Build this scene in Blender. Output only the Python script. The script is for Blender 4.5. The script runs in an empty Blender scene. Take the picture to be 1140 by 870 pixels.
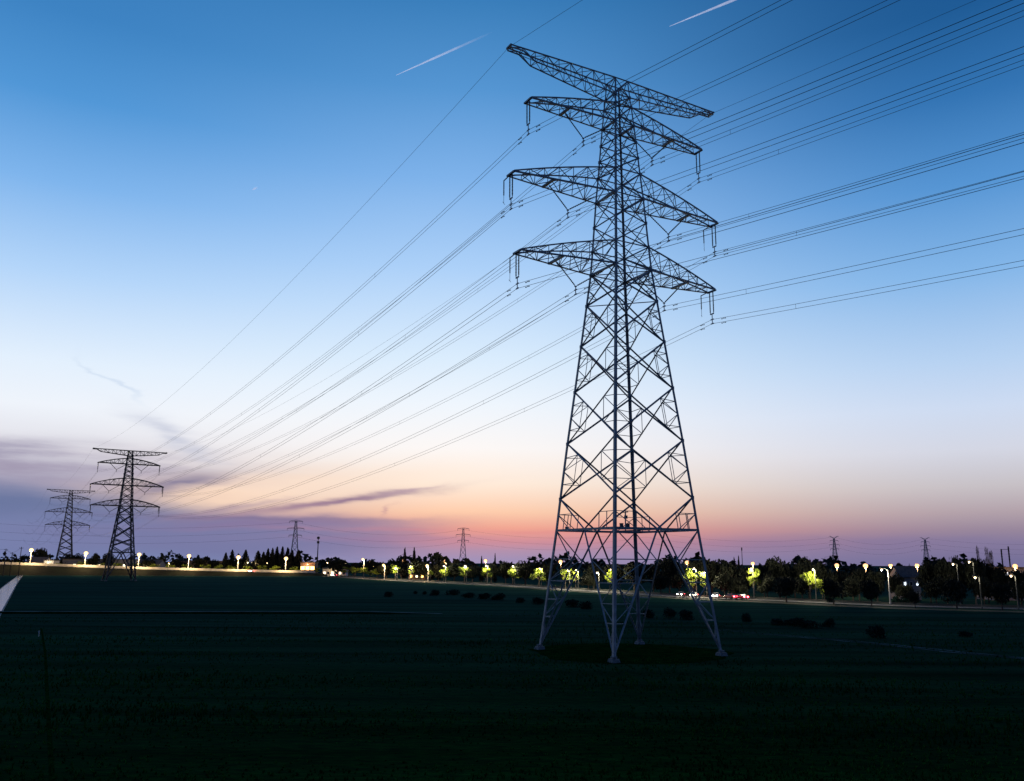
import bpy, math, random
from mathutils import Vector, Matrix

# ------------------------------------------------------------------ camera
S = bpy.context.scene
COL = S.collection
F, PITCH, ROLL, HCAM, PW, PH = 961.96, 0.194, 0.0059, 10.81, 1140.0, 870.0
cp, sp, cr, sr = math.cos(PITCH), math.sin(PITCH), math.cos(ROLL), math.sin(ROLL)
right, up, fwd = Vector((1, 0, 0)), Vector((0, -sp, cp)), Vector((0, cp, sp))
er, eu = cr * right + sr * up, cr * up - sr * right
cam_d = bpy.data.cameras.new('camera')
cam = bpy.data.objects.new('camera', cam_d)
COL.objects.link(cam)
m3 = Matrix((er, eu, -fwd)).transposed()
cam.matrix_world = Matrix.Translation((0, 0, HCAM)) @ m3.to_4x4()
cam_d.sensor_width = 36.0
cam_d.lens = 36.0 * F / PW
cam_d.clip_start = 0.5
cam_d.clip_end = 80000
S.camera = cam


def ray(px, py):
    a, b = px - PW / 2, PH / 2 - py
    X, Y = a * cr - b * sr, a * sr + b * cr
    return Vector((X / F, cp - Y / F * sp, sp + Y / F * cp))


def at(px, py, y):
    """point on the ray of a photo pixel at forward distance y"""
    r = ray(px, py)
    t = y / r.y
    return Vector((r.x * t, y, HCAM + r.z * t))


def ground_at(px, py, z=0.0):
    r = ray(px, py)
    t = (z - HCAM) / r.z
    return Vector((r.x * t, r.y * t, z))


# ------------------------------------------------------------------ render, exposure
S.render.engine = 'CYCLES'
S.view_settings.view_transform = 'Standard'
S.view_settings.look = 'None'
S.view_settings.exposure = 0.0
S.view_settings.gamma = 1.0
S.view_settings.use_curve_mapping = False
S.cycles.max_bounces = 5
S.cycles.diffuse_bounces = 2
S.cycles.glossy_bounces = 2
S.cycles.transparent_max_bounces = 12
S.cycles.volume_bounces = 0
S.cycles.sample_clamp_indirect = 4.0
S.cycles.use_light_tree = True
S.cycles.use_denoising = True
try:
    S.cycles.denoiser = 'OPENIMAGEDENOISE'
except Exception:
    pass

# ------------------------------------------------------------------ sky
GLOW_AZ = -4.0
SUN_EL = -2.0


def lin(c):
    out = []
    for v in c:
        v /= 255.0
        out.append(v / 12.92 if v <= 0.04045 else ((v + 0.055) / 1.055) ** 2.4)
    return (*out, 1.0)


W = bpy.data.worlds.new('World')
S.world = W
W.use_nodes = True
wt = W.node_tree
wt.nodes.clear()


def wn(t, **kw):
    n = wt.nodes.new(t)
    for k, v in kw.items():
        setattr(n, k, v)
    return n


def plug(n, i, v):
    if hasattr(v, 'links') or hasattr(v, 'is_output'):
        wt.links.new(v, n.inputs[i])
    else:
        n.inputs[i].default_value = v


def wmath(op, a, b=None, c=None, clamp=False):
    n = wn('ShaderNodeMath', operation=op, use_clamp=clamp)
    plug(n, 0, a)
    if b is not None:
        plug(n, 1, b)
    if c is not None:
        plug(n, 2, c)
    return n.outputs[0]


def wmix(f, a, b):
    n = wn('ShaderNodeMix', data_type='RGBA')
    plug(n, 0, f)
    plug(n, 6, a)
    plug(n, 7, b)
    return n.outputs[2]


tc = wn('ShaderNodeTexCoord')
sep = wn('ShaderNodeSeparateXYZ')
wt.links.new(tc.outputs['Generated'], sep.inputs[0])
dx, dy, dz = sep.outputs
EL = wmath('MULTIPLY', wmath('ARCSINE', dz), 57.29578)
AZ = wmath('MULTIPLY', wmath('ARCTAN2', dx, dy), 57.29578)

RAMPS = dict(
    left=[(0, (122, 142, 188)), (.8, (118, 141, 187)), (1.6, (112, 134, 180)), (2.7, (108, 124, 170)), (4.2, (156, 154, 182)), (6.2, (224, 222, 230)), (8.8, (238, 243, 251)), (11.4, (226, 239, 253)),
          (16.6, (178, 212, 249)), (21.7, (126, 180, 236)), (26.5, (80, 150, 214)), (31, (60, 130, 194)), (45, (36, 98, 160))],
    mid=[(0, (160, 146, 184)), (.6, (178, 146, 174)), (1.2, (212, 144, 154)), (2, (242, 163, 144)), (3.1, (253, 204, 172)), (4.9, (255, 234, 216)), (7.25, (252, 247, 245)), (10.2, (238, 245, 253)),
         (13.2, (218, 236, 253)), (19.1, (172, 208, 248)), (24.8, (126, 178, 234)), (30.3, (84, 149, 210)), (35.4, (56, 125, 186)), (45, (36, 98, 160))],
    right=[(0, (114, 110, 150)), (1.1, (130, 120, 156)), (1.9, (150, 134, 156)), (2.9, (176, 160, 170)), (4.4, (197, 191, 197)), (6.5, (210, 213, 227)), (9, (204, 218, 241)), (11.7, (182, 209, 241)),
           (16.9, (130, 181, 232)), (21.9, (84, 148, 211)), (26.8, (49, 115, 179)), (31.4, (28, 90, 149)), (45, (16, 64, 118))],
    back=[(0, (48, 54, 84)), (4, (66, 68, 98)), (9, (70, 82, 122)), (18, (52, 82, 128)), (30, (36, 72, 122)), (45, (24, 64, 116))],
)


def ramp(stops):
    n = wn('ShaderNodeValToRGB')
    els = n.color_ramp.elements
    for i, (e, c) in enumerate(stops):
        p = (e + 1.0) / 46.0
        if i < 2:
            el = els[i]
            el.position = p
        else:
            el = els.new(p)
        el.color = lin(c)
    fac = wmath('DIVIDE', wmath('ADD', EL, 1.0), 46.0, clamp=True)
    wt.links.new(fac, n.inputs[0])
    return n.outputs[0]


def mrange(v, a, b):
    n = wn('ShaderNodeMapRange', interpolation_type='SMOOTHSTEP')
    plug(n, 0, v)
    n.inputs[1].default_value, n.inputs[2].default_value = a, b
    return n.outputs[0]


rl, rm, rr_, rb = (ramp(RAMPS[k]) for k in ('left', 'mid', 'right', 'back'))
sky = wmix(mrange(AZ, -30, -3), rl, rm)
sky = wmix(mrange(AZ, -4, 30), sky, rr_)
aabs = wmath('ABSOLUTE', AZ)
sky = wmix(mrange(aabs, 36, 95), sky, rb)

# drifting twilight cloud, warped by noise laid out in azimuth and elevation
cmb = wn('ShaderNodeCombineXYZ')
plug(cmb, 0, wmath('MULTIPLY', AZ, 0.16))
plug(cmb, 1, wmath('MULTIPLY', EL, 0.75))
nz = wn('ShaderNodeTexNoise')
nz.inputs['Scale'].default_value = 1.0
nz.inputs['Detail'].default_value = 5.0
nz.inputs['Roughness'].default_value = 0.55
wt.links.new(cmb.outputs[0], nz.inputs['Vector'])
ns = wn('ShaderNodeSeparateColor')
wt.links.new(nz.outputs['Color'], ns.inputs[0])
AZW = wmath("ADD", AZ, wmath("MULTIPLY", wmath("SUBTRACT", ns.outputs[0], 0.5), 5.0))
ELW = wmath("ADD", EL, wmath("MULTIPLY", wmath("SUBTRACT", ns.outputs[1], 0.5), 1.1))
cmb2 = wn('ShaderNodeCombineXYZ')
plug(cmb2, 0, wmath('MULTIPLY', AZ, 0.22))
plug(cmb2, 1, wmath('MULTIPLY', EL, 1.7))
plug(cmb2, 2, 4.3)
nz2 = wn('ShaderNodeTexNoise')
nz2.inputs['Scale'].default_value = 1.0
nz2.inputs['Detail'].default_value = 6.0
wt.links.new(cmb2.outputs[0], nz2.inputs['Vector'])
STREAK = mrange(nz2.outputs['Fac'], 0.30, 0.66)


def pix_ae(px, py):
    r = ray(px, py).normalized()
    return math.degrees(math.atan2(r.x, r.y)), math.degrees(math.asin(r.z))


def cloud(px, py, half_len, half_thick, slope, colour, strength, streak=0.6, edge=2.0):
    global sky
    a0, e0 = pix_ae(px, py)
    k = 57.3 / F
    c, s = math.cos(slope), math.sin(slope)
    da, de = wmath('SUBTRACT', AZW, a0), wmath('SUBTRACT', ELW, e0)
    u = wmath('ADD', wmath('MULTIPLY', da, c), wmath('MULTIPLY', de, s))
    v = wmath('SUBTRACT', wmath('MULTIPLY', de, c), wmath('MULTIPLY', da, s))
    u = wmath('POWER', wmath('ABSOLUTE', wmath('DIVIDE', u, half_len * k)), edge)
    v = wmath('POWER', wmath('ABSOLUTE', wmath('DIVIDE', v, half_thick * k)), edge)
    e = wmath('EXPONENT', wmath('MULTIPLY', wmath('ADD', u, v), -1.0))
    tex = wmath('ADD', wmath('MULTIPLY', STREAK, streak), 1.0 - streak)
    f = wmath('MULTIPLY', wmath('MULTIPLY', e, tex), strength, clamp=True)
    sky = wmix(f, sky, lin(colour))


cloud(245, 550, 120, 17, .10, (255, 216, 184), .95, .2)
cloud(330, 540, 150, 16, .08, (255, 230, 210), .7, .2)
cloud(20, 516, 170, 19, .0, (156, 146, 172), .85, .7)
cloud(0, 500, 60, 8, .05, (140, 134, 166), .7, .6)
cloud(0, 563, 185, 23, -.08, (100, 115, 158), .95, .15, 4.0)
cloud(150, 598, 240, 25, .0, (112, 122, 166), .95, .08, 4.0)
cloud(20, 604, 120, 20, .0, (114, 138, 184), .9, .1)
cloud(215, 599, 240, 18, .02, (118, 121, 164), .85, .1, 4.0)
cloud(290, 577, 130, 4, .0, (124, 112, 150), .9, .2)
cloud(196, 540, 50, 8, .24, (126, 120, 152), .95, .25)
cloud(385, 556, 85, 3.6, .13, (136, 110, 142), .95, .2)
cloud(330, 563, 80, 4, .16, (160, 130, 152), .75, .3)
cloud(455, 546, 28, 2, .2, (176, 148, 166), .7, .1)
cloud(250, 565, 60, 3, .2, (160, 138, 160), .7, .4)
cloud(300, 584, 100, 4, .03, (134, 116, 156), .8, .4)
cloud(436, 567, 9, 2, .5, (176, 130, 150), .5, .2)
cloud(196, 490, 44, 10, -.5, (184, 190, 212), .75, .6)
cloud(128, 424, 28, 2.5, -.65, (196, 213, 236), .6, .3)
cloud(520, 592, 190, 2.5, .0, (222, 136, 140), .45, .7)
cloud(420, 600, 120, 3, .0, (158, 126, 160), .5, .6)
cloud(960, 604, 200, 6, .0, (122, 114, 156), .4, .6)

nish = wn('ShaderNodeTexSky')
nish.sky_type = 'NISHITA'
nish.sun_disc = False
nish.sun_elevation = math.radians(SUN_EL)
nish.sun_rotation = math.radians(GLOW_AZ)
nish.altitude = 20
bg1, bg2, addw, wo = wn('ShaderNodeBackground'), wn('ShaderNodeBackground'), wn('ShaderNodeAddShader'), wn('ShaderNodeOutputWorld')
wt.links.new(sky, bg1.inputs[0])
bg1.inputs[1].default_value = 1.0
wt.links.new(nish.outputs[0], bg2.inputs[0])
bg2.inputs[1].default_value = 0.02
wt.links.new(bg1.outputs[0], addw.inputs[0])
wt.links.new(bg2.outputs[0], addw.inputs[1])
wt.links.new(addw.outputs[0], wo.inputs[0])

# the sun has just set: two degrees under the horizon it reaches only the aircraft trails high above
sd = bpy.data.lights.new('sun', 'SUN')
sd.energy = 2.5
sd.angle = math.radians(0.5)
sd.color = (1.0, 0.93, 0.85)
sun = bpy.data.objects.new('sun', sd)
COL.objects.link(sun)
ga, ge = math.radians(GLOW_AZ), math.radians(SUN_EL)
sun_dir = Vector((math.sin(ga) * math.cos(ge), math.cos(ga) * math.cos(ge), math.sin(ge)))
sun.rotation_euler = sun_dir.to_track_quat('Z', 'Y').to_euler()
sun.location = (0, 0, 200)

# ------------------------------------------------------------------ helpers


class MB:
    def __init__(self):
        self.v, self.f = [], []

    def bar(self, p, q, w, h=None, cap=True):
        p, q = Vector(p), Vector(q)
        d = q - p
        if d.length < 1e-5:
            return
        d.normalize()
        ref = Vector((0, 0, 1)) if abs(d.z) < 0.9 else Vector((1, 0, 0))
        s = d.cross(ref).normalized()
        t = s.cross(d)
        h = w if h is None else h
        n = len(self.v)
        for c in (p, q):
            for a, b in ((-1, -1), (1, -1), (1, 1), (-1, 1)):
                self.v.append(c + s * (a * w / 2) + t * (b * h / 2))
        for i in range(4):
            j = (i + 1) % 4
            self.f.append((n + i, n + j, n + 4 + j, n + 4 + i))
        if cap:
            self.f.append((n + 3, n + 2, n + 1, n))
            self.f.append((n + 4, n + 5, n + 6, n + 7))

    def angle(self, p, q, w, inward, t=None):
        """steel angle section; its two flanges open towards `inward`"""
        p, q = Vector(p), Vector(q)
        d = (q - p).normalized()
        iw = Vector(inward)
        iw = (iw - d * iw.dot(d)).normalized()
        k = d.cross(iw)
        a, b = (iw + k).normalized(), (iw - k).normalized()
        t = t or w * 0.16
        prof = [Vector((0, 0, 0)), a * w, a * w + b * t, a * t + b * t, a * t + b * w, b * w]
        n = len(self.v)
        for c in (p, q):
            for o in prof:
                self.v.append(c + o - iw * w * 0.35)
        for i in range(6):
            j = (i + 1) % 6
            self.f.append((n + i, n + j, n + 6 + j, n + 6 + i))
        self.f.append(tuple(n + i for i in (5, 4, 3, 2, 1, 0)))
        self.f.append(tuple(n + 6 + i for i in range(6)))

    def box(self, c, sx, sy, sz, rz=0.0):
        """box standing on c (centre of its base)"""
        c = Vector(c)
        ca, sa = math.cos(rz), math.sin(rz)
        n = len(self.v)
        for z in (0, sz):
            for a, b in ((-1, -1), (1, -1), (1, 1), (-1, 1)):
                x, y = a * sx / 2, b * sy / 2
                self.v.append(c + Vector((x * ca - y * sa, x * sa + y * ca, z)))
        self.f += [(n + 3, n + 2, n + 1, n), (n + 4, n + 5, n + 6, n + 7)]
        for i in range(4):
            j = (i + 1) % 4
            self.f.append((n + i, n + j, n + 4 + j, n + 4 + i))

    def frustum(self, c, w0, w1, h):
        c = Vector(c)
        n = len(self.v)
        for z, w in ((0, w0), (h, w1)):
            for a, b in ((-1, -1), (1, -1), (1, 1), (-1, 1)):
                self.v.append(c + Vector((a * w / 2, b * w / 2, z)))
        self.f += [(n + 3, n + 2, n + 1, n), (n + 4, n + 5, n + 6, n + 7)]
        for i in range(4):
            j = (i + 1) % 4
            self.f.append((n + i, n + j, n + 4 + j, n + 4 + i))

    def tube(self, pts, rad, seg=6):
        pts = [Vector(p) for p in pts]
        rads = rad if isinstance(rad, (list, tuple)) else [rad] * len(pts)
        n0 = len(self.v)
        for i, p in enumerate(pts):
            d = (pts[min(i + 1, len(pts) - 1)] - pts[max(i - 1, 0)]).normalized()
            ref = Vector((0, 0, 1)) if abs(d.z) < 0.9 else Vector((1, 0, 0))
            s = d.cross(ref).normalized()
            t = s.cross(d)
            for k in range(seg):
                a = 2 * math.pi * k / seg
                self.v.append(p + (s * math.cos(a) + t * math.sin(a)) * rads[i])
        for i in range(len(pts) - 1):
            for k in range(seg):
                j = (k + 1) % seg
                a = n0 + i * seg
                self.f.append((a + k, a + j, a + seg + j, a + seg + k))
        self.f.append(tuple(n0 + k for k in reversed(range(seg))))
        self.f.append(tuple(n0 + (len(pts) - 1) * seg + k for k in range(seg)))

    def ball(self, c, r, rz=None, nu=8, nv=5):
        c = Vector(c)
        rz = r if rz is None else rz
        n = len(self.v)
        self.v.append(c + Vector((0, 0, -rz)))
        for i in range(1, nv):
            ph = -math.pi / 2 + math.pi * i / nv
            for k in range(nu):
                a = 2 * math.pi * k / nu
                self.v.append(c + Vector((r * math.cos(ph) * math.cos(a), r * math.cos(ph) * math.sin(a), rz * math.sin(ph))))
        self.v.append(c + Vector((0, 0, rz)))
        for k in range(nu):
            j = (k + 1) % nu
            self.f.append((n, n + 1 + j, n + 1 + k))
            for i in range(nv - 2):
                a = n + 1 + i * nu
                self.f.append((a + k, a + j, a + nu + j, a + nu + k))
            a = n + 1 + (nv - 2) * nu
            self.f.append((a + k, a + j, n + 1 + (nv - 1) * nu))

    def strip(self, left_pts, right_pts):
        n = len(self.v)
        k = len(left_pts)
        self.v += [Vector(p) for p in left_pts] + [Vector(p) for p in right_pts]
        for i in range(k - 1):
            self.f.append((n + i, n + k + i, n + k + i + 1, n + i + 1))

    def quad(self, a, b, c, d):
        n = len(self.v)
        self.v += [Vector(p) for p in (a, b, c, d)]
        self.f.append((n, n + 1, n + 2, n + 3))

    def mesh(self, name, m, smooth=False):
        me = bpy.data.meshes.new(name)
        me.from_pydata([tuple(v) for v in self.v], [], self.f)
        me.update()
        if smooth:
            for p in me.polygons:
                p.use_smooth = True
        me.materials.append(m)
        return me

    def build(self, name, m, parent=None, smooth=False, loc=None):
        return link(name, self.mesh(name, m, smooth), parent, loc)


def link(name, data, parent=None, loc=None, rz=0.0):
    o = bpy.data.objects.new(name, data)
    COL.objects.link(o)
    if parent is not None:
        o.parent = parent
    if loc is not None:
        o.location = loc
    if rz:
        o.rotation_euler = (0, 0, rz)
    return o


def tag(o, label, cat, group=None):
    o['label'] = label
    o['category'] = cat
    if group:
        o['group'] = group
    return o


def thing(name, label, cat, loc=(0, 0, 0), rz=0.0, group=None):
    o = link(name, None, None, loc, rz)
    o.empty_display_size = 0.5
    return tag(o, label, cat, group)


def setting(o, kind='structure'):
    o['kind'] = kind
    return o


def copy_tree(o, parent=None):
    c = o.copy()
    COL.objects.link(c)
    if parent is not None:
        c.parent = parent
    for ch in list(o.children):
        copy_tree(ch, c)
    return c


ORD = ['leftmost', 'second', 'third', 'fourth', 'fifth', 'sixth', 'seventh', 'eighth', 'ninth', 'tenth', 'eleventh', 'twelfth',
       'thirteenth', 'fourteenth', 'fifteenth', 'sixteenth', 'seventeenth', 'eighteenth', 'nineteenth', 'twentieth', 'twenty-first',
       'twenty-second', 'twenty-third', 'twenty-fourth', 'twenty-fifth', 'twenty-sixth', 'twenty-seventh', 'twenty-eighth',
       'twenty-ninth', 'thirtieth', 'thirty-first', 'thirty-second', 'thirty-third', 'thirty-fourth', 'thirty-fifth']


def nth(i, n):
    if i == 0:
        return 'leftmost'
    if i == n - 1:
        return 'rightmost'
    if i > n - 1 - 6 and i > 6:
        return ORD[n - 1 - i] + ' from the right'
    return ORD[i] + ' from the left'


# ------------------------------------------------------------------ materials
MATS = {}


def mat(name, col, rough=0.7, metal=0.0, spec=0.4, var=0.0, scale=3.0, col2=None, bump=0.0, emit=None, estr=0.0, stretch=None):
    m = bpy.data.materials.new(name)
    m.use_nodes = True
    nt = m.node_tree
    b = nt.nodes['Principled BSDF']
    b.inputs['Roughness'].default_value = rough
    b.inputs['Metallic'].default_value = metal
    b.inputs['Specular IOR Level'].default_value = spec
    if var or col2:
        t = nt.nodes.new('ShaderNodeTexCoord')
        mp = nt.nodes.new('ShaderNodeMapping')
        if stretch:
            mp.inputs['Scale'].default_value = stretch
        n = nt.nodes.new('ShaderNodeTexNoise')
        n.inputs['Scale'].default_value = scale
        n.inputs['Detail'].default_value = 6
        r = nt.nodes.new('ShaderNodeValToRGB')
        c2 = col2 or tuple(c * (1 + var) for c in col)
        c1 = col if col2 else tuple(c * (1 - var) for c in col)
        r.color_ramp.elements[0].color = (*c1, 1)
        r.color_ramp.elements[0].position = 0.35
        r.color_ramp.elements[1].color = (*c2, 1)
        r.color_ramp.elements[1].position = 0.65
        nt.links.new(t.outputs['Object'], mp.inputs[0])
        nt.links.new(mp.outputs[0], n.inputs['Vector'])
        nt.links.new(n.outputs['Fac'], r.inputs[0])
        nt.links.new(r.outputs[0], b.inputs['Base Color'])
        if bump:
            bp = nt.nodes.new('ShaderNodeBump')
            bp.inputs['Strength'].default_value = bump
            bp.inputs['Distance'].default_value = 0.3
            nt.links.new(n.outputs['Fac'], bp.inputs['Height'])
            nt.links.new(bp.outputs[0], b.inputs['Normal'])
    else:
        b.inputs['Base Color'].default_value = (*col, 1)
    if emit:
        b.inputs['Emission Color'].default_value = (*emit, 1)
        b.inputs['Emission Strength'].default_value = estr
    MATS[name] = m
    return m


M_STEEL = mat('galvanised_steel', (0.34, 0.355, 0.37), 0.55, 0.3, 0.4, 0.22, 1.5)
M_SILHOUETTE = mat('silhouette_dark_steel', (0.075, 0.08, 0.09), 0.65, 0.2, 0.3, 0.25, 1.5)  # darkened copy of the galvanised steel: far pylons' silhouette put into the colour
M_CABLE = mat('aluminium_conductor', (0.10, 0.105, 0.11), 0.6, 0.5)
M_INSUL = mat('brown_insulator', (0.05, 0.04, 0.04), 0.35, 0.0)
M_CONC = mat('concrete', (0.20, 0.20, 0.20), 0.9, var=0.2, scale=4)
M_SIGN = mat('sign_enamel', (0.10, 0.10, 0.12), 0.5, var=0.1)
M_ASPH = mat('asphalt', (0.055, 0.055, 0.058), 0.85, var=0.25, scale=0.8)
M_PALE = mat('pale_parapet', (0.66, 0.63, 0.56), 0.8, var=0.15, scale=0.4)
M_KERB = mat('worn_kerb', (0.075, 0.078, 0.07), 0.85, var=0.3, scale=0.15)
M_TRACK = mat('dirt_track', (0.135, 0.14, 0.13), 0.95, spec=0.0, var=0.6, scale=0.22)
M_GRASSY = mat('worn_grass_path', (0.11, 0.13, 0.11), 0.95, spec=0.0, var=0.35, scale=0.3)
M_SOILSHADE = mat('soil_and_shade', (0.0048, 0.0245, 0.0044), 0.95, spec=0.0, var=0.4, scale=0.7, bump=0.4)  # soil of pad and ditch; on the bund front it paints shade
M_BARK = mat('bark', (0.07, 0.055, 0.045), 0.9, var=0.3, scale=6)
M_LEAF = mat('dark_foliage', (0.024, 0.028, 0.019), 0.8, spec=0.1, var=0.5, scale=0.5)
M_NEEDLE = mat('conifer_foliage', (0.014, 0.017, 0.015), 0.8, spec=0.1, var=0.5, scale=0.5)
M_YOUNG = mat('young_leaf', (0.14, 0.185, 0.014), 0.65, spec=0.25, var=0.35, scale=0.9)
M_BUSH = mat('scrub', (0.012, 0.030, 0.024), 0.9, spec=0.0, var=0.5, scale=1.0)
M_BANK = mat('bank_grass', (0.022, 0.026, 0.008), 0.9, spec=0.2, var=0.5, scale=0.12, bump=0.3)
M_WALLW = mat('white_render', (0.62, 0.60, 0.57), 0.85, var=0.08, scale=0.5)
M_WALLG = mat('grey_render', (0.22, 0.22, 0.24), 0.85, var=0.15, scale=0.5)
M_WALLB = mat('brick', (0.24, 0.15, 0.11), 0.9, var=0.2, scale=1.2)
M_ROOF = mat('roof_tile', (0.09, 0.075, 0.07), 0.85, var=0.25, scale=1.5)
M_GLASS = mat('dark_window', (0.03, 0.035, 0.045), 0.12, spec=0.6)
M_WLIT = mat('lit_window', (0.4, 0.35, 0.25), 0.4, emit=(1.0, 0.82, 0.55), estr=3.0)
M_WBLUE = mat('cool_lit_window', (0.4, 0.4, 0.45), 0.4, emit=(0.75, 0.85, 1.0), estr=2.0)
M_SHOP = mat('orange_lit_window', (0.5, 0.3, 0.1), 0.4, emit=(1.0, 0.50, 0.13), estr=7.0)
M_POLE = mat('grey_pole', (0.45, 0.45, 0.45), 0.5, 0.2, var=0.1)
M_UNLITPOLE = mat('unlit_dark_pole', (0.10, 0.105, 0.10), 0.5, 0.2, var=0.1)  # darker copy of the grey pole: missing lamplight put into the colour
M_WOOD = mat('weathered_pole', (0.05, 0.042, 0.036), 0.9, var=0.2)
M_TYRE = mat('rubber', (0.02, 0.02, 0.02), 0.85)
M_CARS = [mat('silver_paint', (0.42, 0.43, 0.45), 0.3, 0.3), mat('black_paint', (0.03, 0.03, 0.035), 0.25), mat('white_paint', (0.72, 0.72, 0.72), 0.3),
          mat('red_paint', (0.32, 0.03, 0.03), 0.3)]
M_HEAD = mat('headlight_glass', (0.8, 0.8, 0.8), 0.2, emit=(1.0, 0.93, 0.8), estr=60.0)
M_TAIL = mat('tail_light_glass', (0.5, 0.02, 0.03), 0.3, emit=(1.0, 0.05, 0.08), estr=34.0)
M_LWARM = mat('warm_lamp_glass', (0.9, 0.85, 0.75), 0.3, emit=(1.0, 0.66, 0.25), estr=3.6)
M_LORANGE = mat('amber_lamp_glass', (0.9, 0.7, 0.5), 0.3, emit=(1.0, 0.56, 0.20), estr=2.6)
M_LWHITE = mat('white_lamp_glass', (0.9, 0.9, 0.9), 0.3, emit=(1.0, 0.80, 0.48), estr=3.6)


def lamp_glow(m, col, hot, limb):
    """frosted globe: hottest where one looks straight through to the bulb, warm and dimmer at the limb"""
    nt = m.node_tree
    b = nt.nodes['Principled BSDF']
    lw = nt.nodes.new('ShaderNodeLayerWeight')
    lw.inputs[0].default_value = 0.5
    mr = nt.nodes.new('ShaderNodeMapRange')
    mr.interpolation_type = 'SMOOTHSTEP'
    mr.inputs[1].default_value, mr.inputs[2].default_value = 0.02, 0.75
    mr.inputs[3].default_value, mr.inputs[4].default_value = hot, limb
    nt.links.new(lw.outputs['Facing'], mr.inputs[0])
    nt.links.new(mr.outputs[0], b.inputs['Emission Strength'])
    b.inputs['Emission Color'].default_value = (*col, 1)


lamp_glow(M_LWARM, (1.0, .56, .18), 5.0, .4)
lamp_glow(M_LORANGE, (1.0, .48, .16), 3.4, .45)
lamp_glow(M_LWHITE, (1.0, .72, .36), 5.5, .5)


def ground_mat():
    m = bpy.data.materials.new('crop_field')
    m.use_nodes = True
    nt = m.node_tree
    b = nt.nodes['Principled BSDF']
    tcn = nt.nodes.new('ShaderNodeTexCoord')

    def noise(scale, stretch, det=5):
        mp = nt.nodes.new('ShaderNodeMapping')
        mp.inputs['Scale'].default_value = stretch
        mp.inputs['Rotation'].default_value = (0, 0, math.radians(4))
        n = nt.nodes.new('ShaderNodeTexNoise')
        n.inputs['Scale'].default_value = scale
        n.inputs['Detail'].default_value = det
        nt.links.new(tcn.outputs['Object'], mp.inputs[0])
        nt.links.new(mp.outputs[0], n.inputs['Vector'])
        return n.outputs['Fac']
    n1, n2, n3 = noise(0.02, (1, 1.6, 1)), noise(0.09, (0.12, 2.2, 1)), noise(1.6, (0.45, 1, 1), 8)
    r1 = nt.nodes.new('ShaderNodeValToRGB')
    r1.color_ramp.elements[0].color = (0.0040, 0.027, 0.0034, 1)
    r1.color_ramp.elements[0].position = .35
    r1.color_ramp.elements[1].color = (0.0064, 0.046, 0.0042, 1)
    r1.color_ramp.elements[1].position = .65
    nt.links.new(n1, r1.inputs[0])

    def mul(a, fac_socket, lo, hi):
        mr = nt.nodes.new('ShaderNodeMapRange')
        mr.inputs[1].default_value, mr.inputs[2].default_value = .3, .7
        mr.inputs[3].default_value, mr.inputs[4].default_value = lo, hi
        nt.links.new(fac_socket, mr.inputs[0])
        x = nt.nodes.new('ShaderNodeMix')
        x.data_type, x.blend_type = 'RGBA', 'MULTIPLY'
        x.inputs[0].default_value = 1.0
        nt.links.new(a, x.inputs[6])
        nt.links.new(mr.outputs[0], x.inputs[7])
        return x.outputs[2]
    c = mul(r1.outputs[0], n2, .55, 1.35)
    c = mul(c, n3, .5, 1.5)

    def rgb(v):
        r = nt.nodes.new('ShaderNodeRGB')
        r.outputs[0].default_value = v
        return r.outputs[0]
    bp = nt.nodes.new('ShaderNodeBump')
    bp.inputs['Strength'].default_value = 0.8
    bp.inputs['Distance'].default_value = 0.5
    nt.links.new(n3, bp.inputs['Height'])
    nt.nodes.remove(b)
    df, gl, mx = nt.nodes.new('ShaderNodeBsdfDiffuse'), nt.nodes.new('ShaderNodeBsdfGlossy'), nt.nodes.new('ShaderNodeMixShader')
    nt.links.new(c, df.inputs[0])
    nt.links.new(bp.outputs[0], df.inputs['Normal'])
    c2 = mul(rgb((0.016, 0.044, 0.041, 1)), n2, .6, 1.4)
    nt.links.new(c2, gl.inputs[0])
    gl.inputs['Roughness'].default_value = 0.75
    lw = nt.nodes.new('ShaderNodeLayerWeight')       # waxy blades: the sheen only shows towards grazing view
    pw = nt.nodes.new('ShaderNodeMath')
    pw.operation = 'POWER'
    pw.inputs[1].default_value = 9.0
    nt.links.new(lw.outputs['Facing'], pw.inputs[0])
    nt.links.new(pw.outputs[0], mx.inputs[0])
    nt.links.new(df.outputs[0], mx.inputs[1])
    nt.links.new(gl.outputs[0], mx.inputs[2])
    nt.links.new(mx.outputs[0], nt.nodes['Material Output'].inputs[0])
    return m


M_FIELD = ground_mat()


def water_mat():
    m = mat('canal_water', (0.02, 0.05, 0.10), 0.15, spec=0.5)
    nt = m.node_tree
    n = nt.nodes.new('ShaderNodeTexNoise')
    n.inputs['Scale'].default_value = 0.9
    bp = nt.nodes.new('ShaderNodeBump')
    bp.inputs['Strength'].default_value = 0.3
    nt.nodes['Principled BSDF'].inputs['Specular Tint'].default_value = (0.45, 0.68, 1.0, 1)
    bp.inputs['Distance'].default_value = 0.1
    nt.links.new(n.outputs['Fac'], bp.inputs['Height'])
    nt.links.new(bp.outputs[0], nt.nodes['Principled BSDF'].inputs['Normal'])
    return m


M_WATER = water_mat()


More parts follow.
